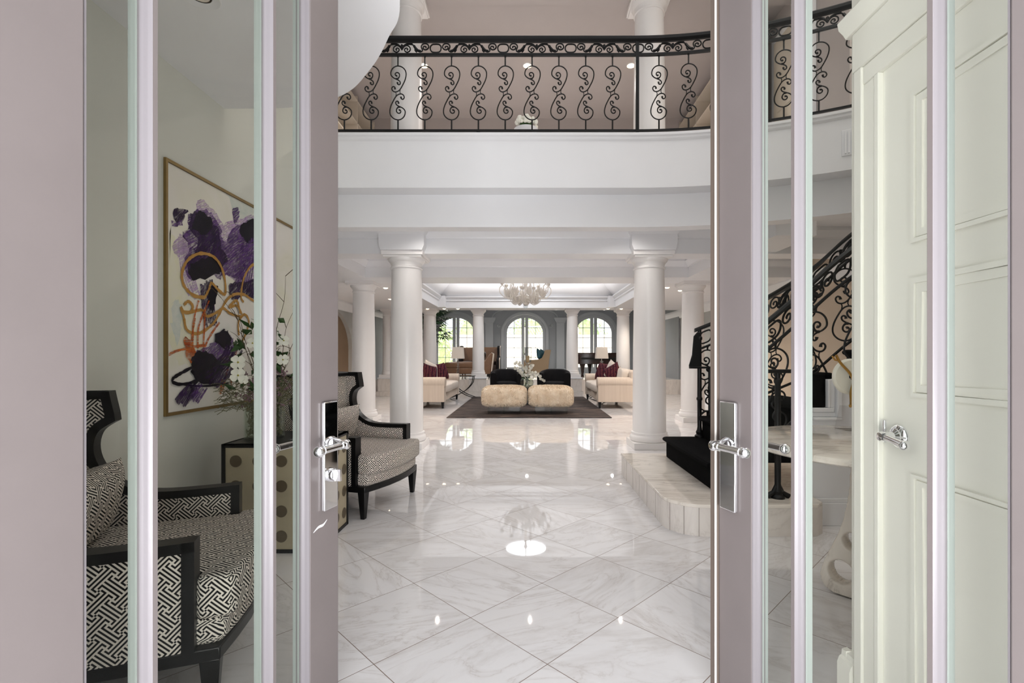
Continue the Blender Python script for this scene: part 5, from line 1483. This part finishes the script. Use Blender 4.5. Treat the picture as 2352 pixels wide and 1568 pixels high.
for x, y, rz, r, lab in ((.30, 16.02, 1.2, .45, 'teal velvet pillow on the khaki armchair, the front one'), (.42, 16.3, 1.3, .3, 'teal velvet pillow on the khaki armchair, tucked behind the other')):
    o = MB().pillow((x+.13, y, ZF+.74), .38, .38, .14, rotz(rz) @ rotx(-.3) @ roty(r)).build('throw_pillow', M['teal']); tag(o, lab, 'pillow', 'teal pillows')

# grand piano
t = thing('grand_piano', 'dark grand piano with carved legs in front of the right arched door', 'piano', (2.5, 17.2, ZF))
out = crom([(-.72, -.62, 0), (.72, -.62, 0), (.74, -.3, 0), (.70, .1, 0), (.52, .4, 0), (.34, .75, 0), (.0, .95, 0), (-.45, .95, 0), (-.70, .75, 0), (-.72, .1, 0)], 4, closed=True)
pm2 = paint('dark polished mahogany', rgb(42, 24, 20), .22, .15, scale=10)
MB().prism([(p.x, p.y) for p in out], 'z', .44, .80).build('case', pm2, t, bevel=.01)
MB().prism([(p.x*1.01, p.y*1.01) for p in out], 'z', .80, .825).build('lid', pm2, t, bevel=.006)
MB().box(-.66, .66, -.78, -.6, .60, .66).build('keyboard', M['blackwood'], t, bevel=.006)
for x, y in ((-.6, -.5), (.6, -.5), (-.2, .7)):
    mb = MB()
    prof = [(.05, 0), (.06, .03), (.035, .06), (.045, .14), (.055, .24), (.08, .36), (.10, .44), (.09, .50), (.11, .56)]
    mb.lathe(prof, (x, y, 0), 12); mb.tube(crom([(x, y-.08, .54), (x-.05, y-.1, .4), (x+.02, y-.05, .2), (x-.04, y-.06, .04)], 5), .03, 8)
    mb.build('leg', pm2, t)
MB().tube([(-.08, -.35, .56), (-.1, -.38, .3), (-.06, -.4, .1)], .02, 6).tube([(.08, -.35, .56), (.1, -.38, .3), (.06, -.4, .1)], .02, 6).box(-.12, .12, -.44, -.36, .05, .1).build('pedal_lyre', pm2, t)

# palm
t = thing('potted_palm', 'large dark green palm spreading behind the columns left of the left arched door', 'plant', (-3.3, 15.7, ZF))
MB().lathe([(.2, 0), (.28, .45), (.3, .47), (.27, .48), (.25, .42), (0, .42)], n=24).build('planter', M['terracotta'], t)
MB().tube(crom([(0, 0, .42), (.03, 0, .9), (.0, .02, 1.35)], 5), [.05]*11, 8).build('trunk', M['twig'], t)
rd = random.Random(4); mb = MB()
for h in (1.45, 1.75, 2.0):
    for k in range(20):
        a = rd.uniform(0, 2*PI); el = rd.uniform(-.1, 1.1); L = rd.uniform(.45, .62)
        base = Vector((0, 0, h-.15)); d = Vector((cos(a)*cos(el), sin(a)*cos(el), sin(el)))
        tip = base+d*L; s = d.orthogonal().normalized()
        mb.tube([base, base.lerp(tip, .5)+Vector((0, 0, .03)), tip], .007, 4)
        # fan of narrow blades
        u = Vector((-sin(a), cos(a), 0)); v = u.cross(d).normalized()
        for j in range(13):
            b = (j-6)/6*1.25; e = (d*cos(b)+u*sin(b)).normalized(); l = rd.uniform(.42, .6)*(1-.25*abs(b))
            w = e.cross(v).normalized()*.024
            m1 = tip+e*l*.55; m2 = tip+e*l+Vector((0, 0, -.16*l-.04))
            mb.add([tip, m1+w, m2, m1-w], [(0, 1, 2, 3)])
for v_ in range(len(mb.v)):
    x, y, z = mb.v[v_]; mb.v[v_] = (max(-1.2, x), max(-.75, min(1.5, y)), min(z, 2.45))
mb.build('fronds', M['palm'], t, smooth=False)
# ================================================================== LIGHT
def area(name, loc, rot, sx, sy, power, col=(1, 1, 1)):
    l = bpy.data.lights.new(name, 'AREA'); l.shape = 'RECTANGLE'; l.size = sx; l.size_y = sy; l.energy = power; l.color = col
    o = bpy.data.objects.new(name, l); COL.objects.link(o); o.location = loc; o.rotation_euler = rot; return o
def spot(name, loc, power, col=(1, .78, .55), ang=110, r=.05):
    l = bpy.data.lights.new(name, 'SPOT'); l.energy = power; l.color = col; l.spot_size = math.radians(ang); l.spot_blend = .8; l.shadow_soft_size = r
    o = bpy.data.objects.new(name, l); COL.objects.link(o); o.location = loc; return o
W = bpy.data.worlds.new('Sky'); SC.world = W; W.use_nodes = True
bg = W.node_tree.nodes['Background']; bg.inputs[0].default_value = (.94, .97, 1.0, 1); bg.inputs[1].default_value = 1.6
def aim(v): return Vector(v).to_track_quat('-Z', 'Y').to_euler()
s = bpy.data.lights.new('Sun', 'SUN'); s.energy = 6; s.angle = .01; s.color = (1, .95, .86)
so = bpy.data.objects.new('Sun', s); COL.objects.link(so); so.rotation_euler = aim((.62, -.16, -.77))
area('garden fill', (0, 21.0, 6.0), aim((0, 1, -.55)), 12, 3, 2600, (1, .97, .9))  # unseen area light added to brighten the garden wall
area('porch fill', (-2.2, -1.6, 2.4), aim((1, .85, -.25)), 2.5, 2.5, 52, (.97, .98, 1))  # added out of view so the closet wall reads brighter
area('entry fill', (.3, -1.3, .25), aim((-.1, .85, .55)), 2.6, 1.6, 270, (.97, .98, 1))  # added low area light lifting the entry ceiling, beams and columns
area('foyer fill', (.4, 2.7, 6.3), (0, 0, 0), 4.0, 3.0, 30, (.88, .94, 1))  # added overhead fill
area('stair fill', (3.4, 3.4, 6.3), (0, 0, 0), 2.0, 2.5, 60, (1, .95, .88))  # extra fill added above the stair, out of view
# unseen area light added inside the tray, shining up to whiten its slopes
area('tray fill', (0, 11.5, 2.9), (PI, 0, 0), 4.3, 4.4, 62, (1, .98, .97))
for x in (-1.69, .01, 1.71): spot('upper hall lamp', (x, 8.02, 5.9), 130, (1, .93, .86), 150)
for x in (-1.35, .05, 1.42): spot('coffer lamp', (x, 7.4, 2.80), 76, (1, .94, .88), 150, .012)
for x in (-1.2, 1.2): spot('balcony fill', (x, 5.75, 2.8), 14, (1, .95, .9), 150, .05)  # added spots without fixtures, brightening columns and beams
for x, y in ((-2.83, 9.8), (-3.28, 11.75), (2.8, 9.75), (3.2, 10.2), (3.1, 13.3)): spot('soffit lamp', (x, y, 2.52), 95, (1, .88, .76), 140, .03)
for x in (-2.4, -.9, .9, 2.36): spot('rear wall fill', (x, 14.7, 2.52), 38, (1, .95, .9), 140, .03).rotation_euler = aim((0, .9, -.7))  # added spots, tilted to brighten the back wall and doors
for x in (-3, 0, 3): spot('rear room fill', (x, 17.2, 3.05), 110, (1, .95, .9), 160, .05)  # spots added to fill the rear room, no fixtures there
spot('passage lamp', (-5.4, 12, 2.8), 40)
# ================================================================== CAMERA
cam = bpy.data.cameras.new('Camera'); co = bpy.data.objects.new('Camera', cam); COL.objects.link(co)
co.location = (0, 0, EYE); co.rotation_euler = (PI/2, 0, 0)
cam.sensor_width = 36; cam.lens = F/2352*36; cam.shift_x = -(VX-1176)/2352; cam.shift_y = (VY-784)/2352
cam.clip_start = .02; cam.clip_end = 200
SC.camera = co
SC.view_settings.view_transform = 'Standard'; SC.view_settings.look = 'None'
SC.view_settings.exposure = .13; SC.view_settings.gamma = 1
SC.cycles.max_bounces = 10; SC.cycles.transparent_max_bounces = 24; SC.cycles.diffuse_bounces = 5; SC.cycles.glossy_bounces = 5
SC.cycles.caustics_reflective = False; SC.cycles.caustics_refractive = False; SC.cycles.sample_clamp_indirect = 6
SC.cycles.use_denoising = True
